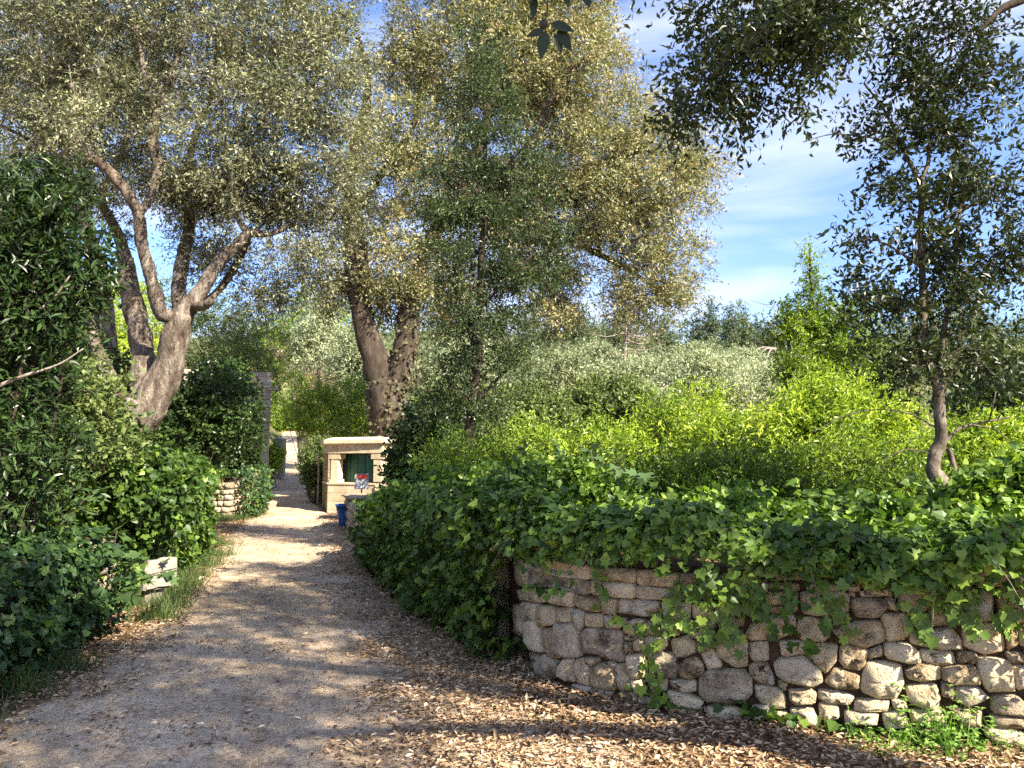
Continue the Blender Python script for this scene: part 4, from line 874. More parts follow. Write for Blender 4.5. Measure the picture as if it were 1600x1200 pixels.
# overhead oak whose trunk stands out of the frame on the right; its crown shades the bend
def t6_extra(root, la, tw, r):
    pass
P_trunk = (catmull(np.array([[5.6, .3, .3], [5.5, .4, 1.6], [5.3, .6, 3.0], [5.2, .8, 4.2]]), 6), np.linspace(.32, .22, 19))
def wl(pts, r0, r1):
    P = catmull(np.array(pts, float), 6); return (P, np.linspace(r0, r1, len(P)))
hb = W(1180, 60, 6.0)
t6 = build_tree('oak_tree', 'overhanging oak rooted outside the frame, dark branches reaching in along the top right', 'tree', 6.0,
  [P_trunk, wl([[5.2, .8, 4.2], [4.6, 2.4, 5.3], [3.6, 4.2, 5.7], list(W(1270, -20, 6.0)), list(W(1225, 30, 6.0)), list(W(1170, 70, 6.0)), list(W(1110, 100, 6.0))], .15, .012),
   wl([[5.2, .8, 4.2], [6.2, 1.6, 5.8], [7.2, 2.2, 7.0], [8.2, 3.0, 7.8]], .16, .04), wl([[5.25, .7, 4.0], [4.8, -.6, 5.6], [4.2, -1.8, 6.6]], .13, .03), wl([[5.2, .8, 4.2], [4.2, .6, 5.6], [2.6, .8, 6.2], [1.2, 1.2, 5.6], [.4, 1.6, 4.4]], .13, .01),
   wl([[5.2, .8, 4.2], [7.2, -.4, 6.0], [9.0, -1.2, 7.4]], .15, .04), wl([list(W(1750, -60, 5)), list(W(1600, -2, 5)), list(W(1560, 18, 5)), list(W(1530, 50, 5))], .05, .006)],
  lobes_px([(1160, 60, 85, 55, 0, .6), (1100, 130, 50, 45, 0, .4), (1080, 175, 28, 25, 0, .3), (1220, 130, 60, 35, 0, .4), (1150, 165, 45, 22, 0, .3), (1240, 30, 60, 50, 0, .5), (1300, 70, 60, 30, .2, .4), (1150, -30, 140, 50, 0, .8), (1300, -20, 90, 50, .3, .7)], 6.0)
  + [(np.array(c_), np.array(r_)) for c_, r_ in [([4.2, -1.2, 6.6], [1.6, 1.6, .8]), ([3.0, -2.8, 6.4], [1.6, 1.3, .7]), ([4.3, 1.5, 6.8], [1.4, 1.3, .8]), ([2.5, .2, 6.2], [1.2, 1.2, .6]), ([1.2, -2.2, 6.2], [1.3, 1.2, .6]), ([5.9, -.1, 6.8], [.8, .9, .5]), ([3.2, 3.0, 6.6], [1.0, .9, .5])]],
  M['dusk'], M['barkd'], 3300, .076, 16, ntw=6, nlf=6, tlen=.27, gap=(.9, -.28), growmax=450, tpl='simple', tint0=.42, rmin=.0035, rmax=.03, flat=.35, droop=.45)
# hanging sprig with acorn cup, top centre, each leaf a part
Ys = 1.9
tp = W(858, -30, Ys)
V, Q_, T_ = tube(np.array([[.4, 1.6, 4.4], [.3, 1.7, 3.6], list(W(868, -120, Ys)), list(W(856, -20, Ys)), list(W(855, 20, Ys)), list(W(850, 36, Ys)), list(W(856, 60, Ys))]), [.006, .005, .003, .0024, .002, .0018, .0014], 6)
mobj('hanging_twig', V, [Q_, T_], M['barkd'], t6, True)
for (x0, y0, x1, y1, wd) in [(850, 46, 822, 57, .34), (852, 48, 845, 92, .33), (862, 35, 897, 49, .36), (866, 52, 878, 84, .34), (872, 44, 893, 80, .32), (835, -6, 833, 30, .32), (879, -24, 889, 10, .36), (913, -20, 921, 12, .34), (820, -30, 832, 4, .3), (850, 50, 842, 70, .3)]:
    a0, a1 = W(x0, y0, Ys), W(x1, y1, Ys + rng.uniform(-.02, .02)); Ld = np.linalg.norm(a1 - a0)
    tv = np.array([[0, 0, 0], [.5, .2, .02], [.62, .45, .03], [.38, .75, .0], [0, 1, -.04], [-.38, .75, .0], [-.62, .45, .03], [-.5, .2, .02], [0, .5, -.03]]) * [wd, 1, .6]
    d = (a1 - a0) / Ld; nn = nrm(np.array([rng.normal() * .3, -1, rng.normal() * .3])); x = nrm(np.cross(d, nn)); z = np.cross(x, d)
    V = a0 + (tv @ np.array([x, d, z])) * Ld
    mobj('leaf', V, np.array([[i, (i + 1) % 8, 8] for i in range(8)]), M['dusk'], t6, True, np.full(9, .0))  # darkest leaf tint stands in for shade from the crown overhead
a = np.arange(12) / 12 * 2 * math.pi; c = W(849, 38, Ys); V = []
for ph in np.linspace(-1.5, 1.5, 8): V.append(np.c_[c[0] + .0125 * math.cos(ph) * np.cos(a), c[1] + .0125 * math.cos(ph) * np.sin(a), np.full(12, c[2] + .0135 * math.sin(ph))])
mobj('acorn', np.vstack(V), np.array([[k * 12 + i, k * 12 + (i + 1) % 12, (k + 1) * 12 + (i + 1) % 12, (k + 1) * 12 + i] for k in range(7) for i in range(12)]), M['nut'], t6, True)

# ------------------------------------------------------------------ shrubs and trees in the garden to the right
GR = 'bright green shrubs in the garden behind the right wall'
for (lab, spec, Y, n, tint, sd_, leaf) in [
  ('tallest bright yellow green shrub, right of centre, rounded top against the conical tree', [(1300, 700, 110, 80), (1225, 685, 55, 55), (1385, 695, 60, 55), (1310, 635, 70, 42), (1250, 660, 40, 35)], 11.5, 800, .62, 21, .10),
  ('bright green rounded shrub in front of the grey olives at middle right', [(1080, 690, 90, 70), (1150, 700, 50, 45), (1020, 715, 50, 45)], 14, 640, .55, 22, .105),
  ('leafy green shrub with narrow leaves just behind the ivied bend of the wall', [(1180, 775, 130, 60), (1320, 765, 110, 60), (1070, 790, 80, 55), (1420, 790, 80, 50), (960, 790, 70, 50)], 8.3, 900, .16, 23, .08),  # low tint paints in the shade beneath the bright shrub tops
  ('bright shrub between the slender oak and the rounded shrubs', [(900, 730, 90, 60), (830, 720, 60, 60), (960, 720, 50, 50)], 13, 520, .45, 24, .095),
  ('yellow green shrub at the right edge behind the crooked oak', [(1530, 740, 90, 55), (1590, 730, 60, 60), (1450, 760, 70, 40), (1540, 690, 40, 30)], 9.5, 520, .6, 25, .095),
  ('low light green shrub left of the bright bushes near the slender trunk', [(720, 740, 60, 40), (690, 775, 40, 30), (780, 740, 50, 45)], 10.5, 420, .35, 26, .07)]:
    build_shrub('shrub', lab, 'shrub', spec, Y, M['bright'], n, leaf, sd_, GR, tint0=tint, ntw=6, nlf=7, tlen=.34, tpl='nar', gap=(.9, -.34), clumpvar=.3)
for lab, spec, Y, n, sd_ in [
  ('leafy climber mound at the kiosk end of the ivied right wall', [(660, 790, 60, 40), (730, 770, 50, 35), (620, 815, 35, 30)], 9.2, 300, 221),
  ('loose climber mound swelling over the wall bend in front of the bright shrubs', [(850, 780, 80, 50), (940, 800, 60, 40), (790, 800, 50, 35)], 7.4, 330, 222),
  ('sprawling climber mound above the middle of the bare stone face', [(1080, 830, 70, 34), (1160, 820, 60, 38), (1010, 830, 40, 24)], 6.3, 260, 223),
  ('trailing climber mound at the foot of the crooked oak', [(1380, 840, 70, 34), (1460, 850, 50, 28), (1320, 846, 40, 22)], 5.8, 240, 224),
  ('tall leafy climber mound at the right edge over the wall', [(1550, 810, 60, 50), (1610, 800, 50, 60)], 5.8, 240, 225)]:
    build_shrub('climber', lab, 'climbing plant', spec, Y, M['ivy'], n, .066, sd_, 'climber mounds along the right wall', tpl='heart', ntw=5, nlf=5, tlen=.2, up=.75, tint0=.68, clumpvar=.3, droop=.3)
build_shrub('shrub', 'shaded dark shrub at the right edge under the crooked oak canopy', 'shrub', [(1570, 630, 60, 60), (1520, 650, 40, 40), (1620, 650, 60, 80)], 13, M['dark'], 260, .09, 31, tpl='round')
build_shrub('shrub', 'round dark green bush among the bright shrubs below the olives', 'shrub', [(950, 640, 65, 45), (910, 655, 40, 35), (985, 640, 40, 40)], 24, M['green'], 420, .12, 32, tpl='round', tint0=.75, ntw=6, tlen=.4)
build_shrub('shrub', 'dark broad leaved bush at the foot of the central oak beside the kiosk', 'shrub', [(660, 700, 40, 55), (630, 745, 26, 30), (690, 670, 40, 40)], 15.5, M['dark'], 420, .10, 33, tpl='round', tint0=.65)
build_shrub('shrub', 'mixed green bush filling the gap behind the slender oak', 'shrub', [(790, 650, 90, 45), (700, 650, 60, 40), (850, 660, 50, 40)], 18, M['green'], 480, .10, 34, tpl='round', tint0=.85)
# conical green tree
build_tree('conical_tree', 'narrow pointed green tree rising above the bright shrubs at right', 'tree', 18,
  [[(1290, 700, 8), (1285, 620, 7), (1275, 540, 5), (1268, 470, 3.5), (1265, 390, 1.5)], [(1285, 620, 4), (1320, 560, 3), (1340, 500, 2)], [(1282, 600, 4), (1240, 560, 3), (1225, 500, 2)]],
  lobes_px([(1265, 405, 6, 28), (1268, 450, 12, 30), (1272, 500, 30, 35), (1240, 530, 32, 50), (1225, 500, 12, 30), (1310, 540, 45, 50), (1280, 600, 80, 50), (1350, 590, 50, 60), (1330, 490, 35, 30)], 18),
  M['bright'], M['barkd'], 620, .10, 35, ntw=6, nlf=7, tlen=.35, up=.9, tint0=.22, growmax=150, tpl='simple', clumpvar=.3)
build_tree('broadleaf_tree', 'hazy green tree behind the crooked oak at the right edge', 'tree', 26,
  [[(1480, 700, 9), (1470, 600, 7), (1460, 530, 5), (1455, 480, 3)], [(1470, 600, 5), (1530, 540, 3), (1570, 500, 2)]],
  lobes_px([(1440, 520, 70, 60), (1520, 520, 80, 50), (1390, 570, 60, 50), (1590, 560, 70, 60)], 26), M['green'], M['barkd'], 420, .15, 36, tpl='tri', ntw=6, nlf=6, tlen=.5, tint0=.8, growmax=100)

# olives
ol = [(860, 590, 85, 45, 34, 'pale olive tree nearest the brown hanging crown'), (1000, 600, 85, 45, 36, 'broad silvery olive tree below the dead conifer'), (1110, 600, 75, 50, 33, 'rounded silver olive tree behind the bright shrub'),
      (1180, 610, 60, 45, 38, 'silver olive tree touching the conical tree'), (930, 570, 70, 35, 44, 'small distant olive crown left of the dead conifer'), (1080, 572, 70, 35, 46, 'distant olive crown under the cypress row'),
      (1150, 575, 60, 35, 48, 'far olive crown right of the cypress row'), (760, 580, 70, 50, 38, 'olive tree seen between the slender oak stems'), (690, 560, 60, 60, 42, 'olive tree seen through the fork of the central oak'), (1010, 640, 60, 30, 29, 'low nearest olive bush above the bright shrubs'), (1240, 590, 60, 40, 42, 'olive tree half hidden by the conical tree'), (500, 520, 50, 60, 46, 'pale olive tree over the far path'), (560, 560, 45, 60, 40, 'olive tree left of the forked trunk')]
for k, (x, y, rx, ry, Y, lab) in enumerate(ol):
    g = H(WX(x, Y), Y)
    b = W(x, 720, Y); b = np.array([b[0], Y, g])
    P = catmull(np.array([b - [0, 0, .2], b + [.2, 0, 1.2], W(x - 8, y + 5, Y)]), 5)
    r = np.random.default_rng(200 + k)
    lb = lobes_px([(x, y, rx, ry), (x - rx * .5, y + ry * .5, rx * .6, ry * .6), (x + rx * .5, y + ry * .45, rx * .6, ry * .6), (x + r.uniform(-20, 20), y - ry * .3, rx * .5, ry * .7)], Y)
    build_tree('olive_tree', lab, 'olive tree', Y, [(P, np.linspace(.22, .08, len(P))), (catmull(np.array([P[3], P[3] + [.8, .3, 1.0], W(x + rx * .4, y, Y)]), 5), np.linspace(.1, .03, 11))],
               lb, M['olive'], M['bark'], 430, .17, 300 + k, 'olive trees on the slope', ntw=6, nlf=7, tlen=.5, up=.5, growmax=60, tint0=.35 + .3 * ((k * 5) % 4) / 3, tpl='tri', clumpvar=.28, rmin=.012, sides=8)

# hillside conifers
co = [(1112, 498, 14, 50, 'cypress with a lighter tip at the left of the skyline row'), (1140, 505, 11, 45, 'narrow cypress second in the skyline row'), (1163, 505, 13, 45, 'dark rounded cypress in the middle of the skyline row'), (1185, 520, 20, 35, 'broad pine at the right end of the skyline row'), (1090, 520, 18, 40, 'dark pine left of the skyline cypresses'), (1205, 528, 16, 26, 'small low pine sloping down towards the conical tree'),
      (850, 525, 35, 25, 'pine top showing under the hanging oak crown'), (900, 500, 30, 30, 'green pine beside the dead conifer on the skyline'), (960, 520, 45, 22, 'broad low pine behind the dead conifer'), (820, 530, 30, 30, 'pine at the left end of the open skyline'), (1040, 525, 35, 25, 'rounded pine under the oak crown edge')]
for k, (x, y, rx, ry, lab) in enumerate(co):
    Y = 88 + 4 * (k % 4); g = H(WX(x, Y), Y); b = np.array([WX(x, Y), Y, g - .3]); top = W(x, y + ry * .4, Y)
    P = catmull(np.array([b, (b + top) / 2, top]), 3)
    hh = (720 - y) ; lb = lobes_px([(x, y + ry * .2, rx * .6, ry), (x, y + ry, rx, ry), (x + 3, y + ry * 2, rx * 1.2, ry)], Y)
    build_tree('cypress_tree' if 'cypress' in lab else 'pine_tree', lab, 'conifer', Y, [(P, np.linspace(.3, .08, len(P))), (catmull(np.array([P[2], P[4]]), 3), np.linspace(.1, .05, 4))], lb, M['pine'], M['bark'], 240, .42, 400 + k,
               'conifers along the skyline', ntw=5, nlf=6, tlen=.9, up=.6, growmax=40, tint0=.5 + .2 * ((k * 7) % 3 - 1), rmin=.02, sides=6, tpl='tri')
# brown scrub mass and distant wood as uncountable cover
def cover(name, label, pts, mat, leaf, n_per, seed, tlen=.8, tpl='round', tint0=.5, up=.5, ntw=5, nlf=6):
    r = np.random.default_rng(seed); acc = Acc(); C = np.array(pts); O = nrm(r.normal(size=C.shape) + [0, -.3, .8])
    leafy(acc, C, O, r, ntw, nlf, tlen, leaf, tpl, .1, up, tint0=tint0, clumpvar=.3)
    return tag(acc.obj(name, mat), label, 'undergrowth', None, 'stuff')
r = np.random.default_rng(9)
def scatter_slope(n, x0, x1, y0, y1, zr, seed):
    r = np.random.default_rng(seed); y = r.uniform(y0, y1, n); x = r.uniform(x0, x1, n) * y   # x as slope of view
    P = np.c_[x, y]; k = (P[:, 0] < pathL(y) - 1.2 ) | (P[:, 0] > pathR(y) + 1.2) | (y > 90); P = P[k]
    return np.c_[P, height(P) + r.random(len(P)) ** 1.5 * zr]
cover('distant_woodland', 'mixed green woodland covering the far hillside', scatter_slope(3300, -.8, .8, 75, 140, 5.5, 1), M['pine'], .6, 1, 41, 1.3, ntw=4, nlf=5, tpl='tri')
cover('dry_scrub', 'brown dead brush on the slope behind the olives', scatter_slope(700, .08, .28, 52, 78, 4.5, 2), M['brown'], .24, 1, 42, .9, tint0=.5, tpl='tri')
cover('slope_undergrowth', 'green scrub growing between the olives on the slope', scatter_slope(1500, -.1, .9, 24, 60, 1.6, 3), M['bright'], .15, 1, 43, .5, tint0=.15, tpl='tri')
cover('bank_undergrowth', 'green brush on the banks beside the far path', scatter_slope(1900, -.5, -.1, 27, 92, 2.2, 6), M['green'], .2, 1, 45, .7, tint0=.8, tpl='tri')
cover('garden_undergrowth', 'green undergrowth on the garden floor behind the right wall', scatter_slope(1100, -.18, .9, 8.5, 24, .75, 4), M['green'], .10, 1, 44, .3, tint0=.6, nlf=7)

# dead conifer
dx, dY = 985, 46; b = np.array([WX(dx - 10, dY), dY, H(WX(dx, dY), dY)])
dead = empty('dead_conifer', b, 'bare dead conifer with tiers of horizontal branches on the slope under the oak crown', 'dead tree')
P = np.array([b, (b + W(978, 420, dY)) / 2, W(978, 420, dY)]); V, Q_, T_ = tube(catmull(P, 4), np.linspace(.2, .05, 9), 8); mobj('trunk', V, [Q_, T_], M['wood'], dead, True)
br = Acc()
for k in range(46):
    t = r.uniform(.3, 1); p = P[0] * (1 - t) + P[2] * t; a_ = r.uniform(0, 6.28); Lb = (1.15 - t) * r.uniform(3.0, 5.5)
    e = p + [math.cos(a_) * Lb, math.sin(a_) * Lb, r.uniform(-.2, .5)]; mid = (p + e) / 2 + [0, 0, -.25]
    V, Q_, T_ = tube(catmull(np.array([p, mid, e]), 3), np.linspace(.045, .012, 7), 4); br.add(V, Q=Q_)
    for q in range(7):
        s = r.uniform(.3, 1); p2 = p * (1 - s) + e * s; e2 = p2 + r.normal(size=3) * [.6, .6, .3]; V, Q_, T_ = tube(np.array([p2, e2]), [.014, .006], 3); br.add(V, Q=Q_)
br.obj('branches', M['wood'], dead)
d2Y = 50; b2 = np.array([WX(1212, d2Y), d2Y, H(WX(1212, d2Y), d2Y)])
dead2 = empty('dead_tree', b2, 'small leafless reddish dead tree poking above the skyline left of the conical tree', 'dead tree')
top = W(1211, 475, d2Y); V, Q_, T_ = tube(np.array([b2, (b2 + top) / 2, top]), [.12, .08, .03], 7); mobj('trunk', V, [Q_, T_], M['wood'], dead2, True)
br = Acc()
for k in range(26):
    t = r.uniform(.62, 1); p = b2 * (1 - t) + top * t; e = p + [r.normal() * 1.3, r.normal() * .8, r.uniform(-.1, .5)]; V, Q_, T_ = tube(catmull(np.array([p, (p + e) / 2 + [0, 0, -.1], e]), 3), np.linspace(.03, .008, 7), 3); br.add(V, Q=Q_)
for x in (1180, 1195, 1165):
    p = W(1212, 545, d2Y); e = W(x, 560 + (x - 1165) * .3, d2Y - 1); V, Q_, T_ = tube(catmull(np.array([p, (p + e) / 2 + [0, 0, .4], e]), 4), np.linspace(.08, .03, 9), 5); br.add(V, Q=Q_)
br.obj('branches', M['wood'], dead2)

# ------------------------------------------------------------------ left side vegetation
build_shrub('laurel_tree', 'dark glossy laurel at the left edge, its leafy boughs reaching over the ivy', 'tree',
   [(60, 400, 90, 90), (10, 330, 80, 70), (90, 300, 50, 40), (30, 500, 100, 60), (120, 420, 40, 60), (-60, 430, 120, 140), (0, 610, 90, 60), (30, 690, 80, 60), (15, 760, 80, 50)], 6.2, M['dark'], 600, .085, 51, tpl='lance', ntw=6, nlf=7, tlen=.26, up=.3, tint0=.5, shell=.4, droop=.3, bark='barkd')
for s in ([(-60, 560, 7), (0, 540, 5), (40, 500, 4), (80, 470, 2.5), (110, 430, 1.5)], [(-40, 620, 5), (30, 590, 3.5), (90, 570, 2), (130, 545, 1.2)], [(40, 500, 3), (50, 450, 2), (80, 400, 1.5)]):
    P, R = limb_path(s, 6.0); V, Q_, T_ = tube(P, R, 6); lt = [o for o in bpy.data.objects if o.name.startswith('laurel_tree')][0]; mobj('limb', V, [Q_, T_], M['wood'], lt, True)
LG = 'shrubs behind the left wall'
for lab, spec, Y, mat, n, leaf, sd_, kw in [
  ('dappled green shrub under the laurel boughs at the far left', [(60, 640, 110, 70), (-20, 700, 90, 90), (130, 660, 60, 60), (10, 620, 80, 50)], 7.6, 'green', 620, .066, 52, dict(tint0=.8, tpl='round')),
  ('ivy smothered bush around the foot of the big left oak', [(130, 730, 90, 60), (50, 770, 90, 60), (220, 770, 60, 50), (150, 800, 70, 50), (10, 800, 60, 50)], 8.4, 'ivy', 700, .075, 53, dict(tint0=.45, tpl='heart', up=.2)),
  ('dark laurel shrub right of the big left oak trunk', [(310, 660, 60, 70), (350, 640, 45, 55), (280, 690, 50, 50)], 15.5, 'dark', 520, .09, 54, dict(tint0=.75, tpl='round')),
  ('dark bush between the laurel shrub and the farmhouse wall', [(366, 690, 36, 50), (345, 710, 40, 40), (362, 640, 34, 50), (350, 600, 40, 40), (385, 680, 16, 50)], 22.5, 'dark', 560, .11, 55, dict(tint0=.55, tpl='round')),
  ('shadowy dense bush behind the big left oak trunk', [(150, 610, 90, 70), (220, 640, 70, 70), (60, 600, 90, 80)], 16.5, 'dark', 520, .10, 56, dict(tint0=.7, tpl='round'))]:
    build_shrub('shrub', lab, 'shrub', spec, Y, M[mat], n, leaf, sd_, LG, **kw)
for lab, spec, Y, mat, n, leaf, sd_, kw in [
  ('bright green hedge bank on the right of the far path above the kiosk', [(530, 650, 70, 45), (490, 640, 45, 40), (570, 640, 50, 50)], 28, 'bright', 560, .12, 61, dict(tint0=.38, tpl='tri')),
  ('dark green hedge beside the path just left of the kiosk', [(497, 725, 20, 40), (488, 735, 14, 30), (505, 760, 12, 25)], 25, 'green', 300, .09, 62, dict(tint0=.75, tpl='round', tlen=.25)),
  ('tiny bright shrub at the foot of the farmhouse corner', [(428, 715, 12, 20), (424, 722, 10, 16)], 31, 'bright', 120, .09, 63, dict(tint0=.6, tpl='round', tlen=.22)),
  ('yellow green tree seen through the gap in the big left oak', [(185, 500, 50, 70), (150, 470, 40, 50), (215, 560, 50, 50)], 32, 'bright', 420, .16, 64, dict(tint0=.75, tpl='tri', tlen=.5)),
  ('sunlit tree behind the big oak above the farmhouse', [(330, 520, 70, 60), (270, 480, 60, 50), (400, 530, 60, 50)], 36, 'green', 420, .17, 65, dict(tint0=.9, tpl='tri', tlen=.5)),
  ('yellowish pine crown left of the central oak trunk', [(470, 500, 50, 45), (520, 490, 40, 40), (430, 560, 50, 60)], 50, 'bright', 420, .2, 66, dict(tint0=.4, tpl='tri', tlen=.6)),
  ('dry brown leafless looking bush high above the end of the far path', [(488, 610, 28, 40), (505, 590, 30, 40), (450, 560, 40, 30)], 62, 'brown', 320, .2, 67, dict(tint0=.6, tlen=.4)),
  ('green thicket at the top of the far path', [(452, 668, 30, 26), (430, 650, 30, 45), (480, 650, 30, 40), (440, 676, 30, 16), (468, 676, 26, 14)], 74, 'bright', 700, .27, 68, dict(tint0=.2, tpl='tri', tlen=.8)),
  ('tall shaded tree rising behind the farmhouse', [(370, 560, 50, 70), (330, 600, 50, 50), (400, 600, 30, 50)], 38, 'dusk', 380, .16, 69, dict(tint0=.7, tpl='tri', tlen=.5)),
  ('dense dark tree behind the laurels at the far left', [(20, 520, 110, 120), (-80, 450, 120, 140), (90, 560, 60, 80)], 20, 'green', 520, .12, 70, dict(tint0=.4, tpl='tri', tlen=.4))]:
    build_shrub('tree_crown' if False else ('tree' if 'tree' in lab.split('behind')[0] or 'pine' in lab else 'shrub'), lab, 'tree' if ' tree' in lab.split('behind')[0] or 'pine' in lab else 'shrub', spec, Y, M[mat], n, leaf, sd_, None, **kw)

# ------------------------------------------------------------------ ivy
IVG = raw_mesh('leaf', TPL['ivy'][0], TPL['ivy'][1], M['ivy'], True, np.full(13, .6)); IVH = raw_mesh('leaf', TPL['ivy'][0] * [1.1, .95, 1], TPL['ivy'][1], M['ivy'], True, np.full(13, .93))
IVD = raw_mesh('leaf', TPL['ivy'][0], TPL['ivy'][1], M['ivyd'], True, np.full(13, .5))
def ivy_obj_leaves(root, pos, d, n, sz, meshes, r):
    d = nrm(d); x = nrm(np.cross(d, n)); z = np.cross(x, d)
    from mathutils import Matrix
    for k in range(len(pos)):
        o = link('leaf', meshes[r.integers(len(meshes))], root)
        m = Matrix(((x[k][0], d[k][0], z[k][0]), (x[k][1], d[k][1], z[k][1]), (x[k][2], d[k][2], z[k][2])))
        o.rotation_euler = m.to_euler(); o.scale = (sz[k],) * 3; o.location = tuple(pos[k] - np.array(root.location))
def ivy_ridge(name, label, line, n, hgt, rw, rh, drape, seed, nsign=1, mat='ivy', size=.078, tint0=.45, parts=260, tpl='heart', meshes=None, near=True, out=.25, dl=1.0, stalks=22, cam_pref=True, inner=.3):
    """ivy rolling over the top of a wall; drape(s)=fraction of leaves hanging down the face at arc length s (m)"""
    r = np.random.default_rng(seed); P, s = resample(line, .15); t = nrm(np.gradient(P, axis=0)); nn = np.c_[t[:, 1], -t[:, 0]] * nsign
    k = r.integers(0, len(P), n); ss = s[k]; hg = np.array([hgt(q) for q in s])[k]; dr = np.array([drape(q) for q in s])[k]
    RW_ = np.array([rw(q) for q in s])[k]; RH_ = np.array([rh(q) for q in s])[k]
    lowf = r.random(n) < dr
    ang = r.uniform(-.35, 2.9, n)
    rad = 1 - r.random(n) ** 1.6 * .45; P3 = np.c_[P[k], ss * 0]
    bump = 1 + .22 * fnoise(np.c_[ss, ang * .8], 1.1, seed)
    xo = np.cos(ang) * RW_ * rad * bump; zo = np.sin(ang) * RH_ * rad * bump
    tj = r.uniform(-.11, .11, n); Pk = P[k] + t[k] * tj[:, None]; ss = ss + tj
    # drape down the face, bulging out a little in the middle
    q = r.random(n); top = hg + .1
    xo = np.where(lowf, (out + .16 * np.sin(q * 3.1)) * (1 - r.random(n) ** 2 * .6) * (1 + .35 * fnoise(np.c_[ss, q * 2], .9, seed + 1)), xo - inner * 0)
    zo = np.where(lowf, -q * (hg + .02) * (dl if dl == 1 else np.clip(dl * (1 + 1.1 * fnoise(np.c_[ss, ss * 0], 1.5, seed + 2)), .05, .6)), zo)
    g = height(P + nn * .3)[k]
    pos = np.c_[Pk + nn[k] * xo[:, None], g + hg + zo]
    o = np.where(lowf[:, None], np.c_[nn[k], np.full(n, .35)], np.c_[nn[k] * np.cos(ang)[:, None], np.sin(ang)])
    d = nrm(np.c_[nn[k] * .5 + r.normal(size=(n, 2)) * .7, -.45 + r.normal(size=n) * .5]); nv = nrm(o + r.normal(size=(n, 3)) * .42 + [0, 0, .35])
    sz = size * r.uniform(.55, 1.3, n) * 1.0
    c0 = np.array([P[:, 0].mean(), P[:, 1].mean(), g.mean()]); root = empty(name, c0, label, 'ivy')
    acc = Acc(); tint = np.clip(tint0 + .16 * fnoise(pos, 1.3, seed + 5) + r.normal(size=n) * .2 + (r.random(n) < .06) * .4, 0, 1)
    # the leaves that show largest become single parts
    vis = rad + lowf * 1.0; dc = np.linalg.norm(pos - EYE, axis=1); sc = sz / dc * (vis > .9) * ((pos[:, 1] > 2.5) & (np.abs(pos[:, 0]) < pos[:, 1] * .72))
    pick = np.argsort(-sc)[:parts] if parts else np.array([], int); m = np.ones(n, bool); m[pick] = False
    leaves(acc, pos[m], d[m], nv[m], sz[m], tpl, tint[m])
    tag(acc.obj('foliage', M[mat], root), kind='stuff')
    if parts: ivy_obj_leaves(root, pos[pick], d[pick], nv[pick], sz[pick], meshes or [IVG, IVG, IVH], r)
    st = Acc()
    for q_ in range(stalks):
        i0 = r.integers(0, len(P)); p = np.array([*P[i0], g.min()]); a0 = np.array([*(P[i0] + nn[i0] * .1), height(P[i0:i0 + 1] + nn[i0] * .3)[0] + hgt(s[i0])]); e = a0 + [r.normal() * .16, r.normal() * .16, r.uniform(-.3, .2)] + np.r_[nn[i0] * r.uniform(.1, .3), 0]
        V, Q_, T_ = tube(catmull(np.array([a0, (a0 + e) / 2 + [0, 0, .1], e]), 3), np.linspace(.004, .002, 7), 3); st.add(V, Q=Q_)
    tag(st.obj('stems', M['barkm'], root), kind='stuff'); return root, acc
L_fb = np.linalg.norm(np.diff(FB, axis=0), axis=1).sum()
riv, _ = ivy_ridge('ivy', 'glossy ivy heaped along the top of the curved right wall above the bare stones', FB[:], 10500, lambda s: 1.02 + .05 * math.sin(3.3 * s) + .03 * math.sin(8.1 * s + 1), lambda s: float(np.interp(s, [0, .6, 1.5, 3, 9], [.34, .26, .2, .22, .3])), lambda s: float(np.interp(s, [0, 1, 2.5, 4], [.34, .3, .22, .2])), lambda s: .03 if s < 2.0 else .09, 71, 1, 'ivy', .062, .5, 270, dl=.24, out=.12)
sideR = np.array(SIDE[::-1][1:])
ivy_ridge('ivy', 'deep shaded ivy curtain hiding the wall along the right side of the path', np.array([SIDE[3] + [.1, -.2]] + SIDE[::-1][3:] + [FB[1]])[0:], 12000, lambda s: float(np.interp(s, [0, 3, 7], [.75, .92, 1.05])), lambda s: float(np.interp(s, [0, 7], [.42, .55])), lambda s: float(np.interp(s, [0, 3, 7], [.3, .42, .36])), lambda s: float(np.interp(s, [0, 4, 5.6, 6.8, 7.6], [.5, .62, .62, .5, .1])), 72, 1, 'ivy', .072, .42, 220, out=.30)
# wide mass on the terrace behind the crest
r = np.random.default_rng(73); n = 15000
yy = r.uniform(4.25, 12.5, n); xl = np.interp(yy, RW[::-1][:, 1][::-1] if False else [4.2, 4.6, 5.0, 5.6, 8, 10.3, 12.6], [2.8, 1.5, .8, .2, -.72, -1.45, -2.25])
xx = xl + .0 + r.random(n) ** 1.1 * np.interp(yy, [4.6, 7, 12.5], [6, 7.0, 4.5]); P2_ = np.c_[xx, yy]; g = height(P2_)
bh = (.2 + .14 * fnoise(P2_, 1.6, 74) + .1 * fnoise(P2_, .6, 75)) * sst((yy - 4.2) / 1.5) + .05
pos = np.c_[P2_, g + bh * (1 - r.random(n) ** 1.5 * .5)]; d = nrm(np.c_[r.normal(size=(n, 2)), -.3 + r.normal(size=n) * .4]); nv = nrm(r.normal(size=(n, 3)) * .45 + [0, -.15, 1])
acc = Acc(); leaves(acc, pos, d, nv, .085 * r.uniform(.6, 1.3, n), 'heart', np.clip(.5 + .15 * fnoise(pos, 1.3, 76) + r.normal(size=n) * .18, 0, 1))
tag(acc.obj('ivy_ground_cover', M['ivy']), 'ivy carpet spreading over the raised garden behind the right wall', 'ground cover', None, 'stuff')
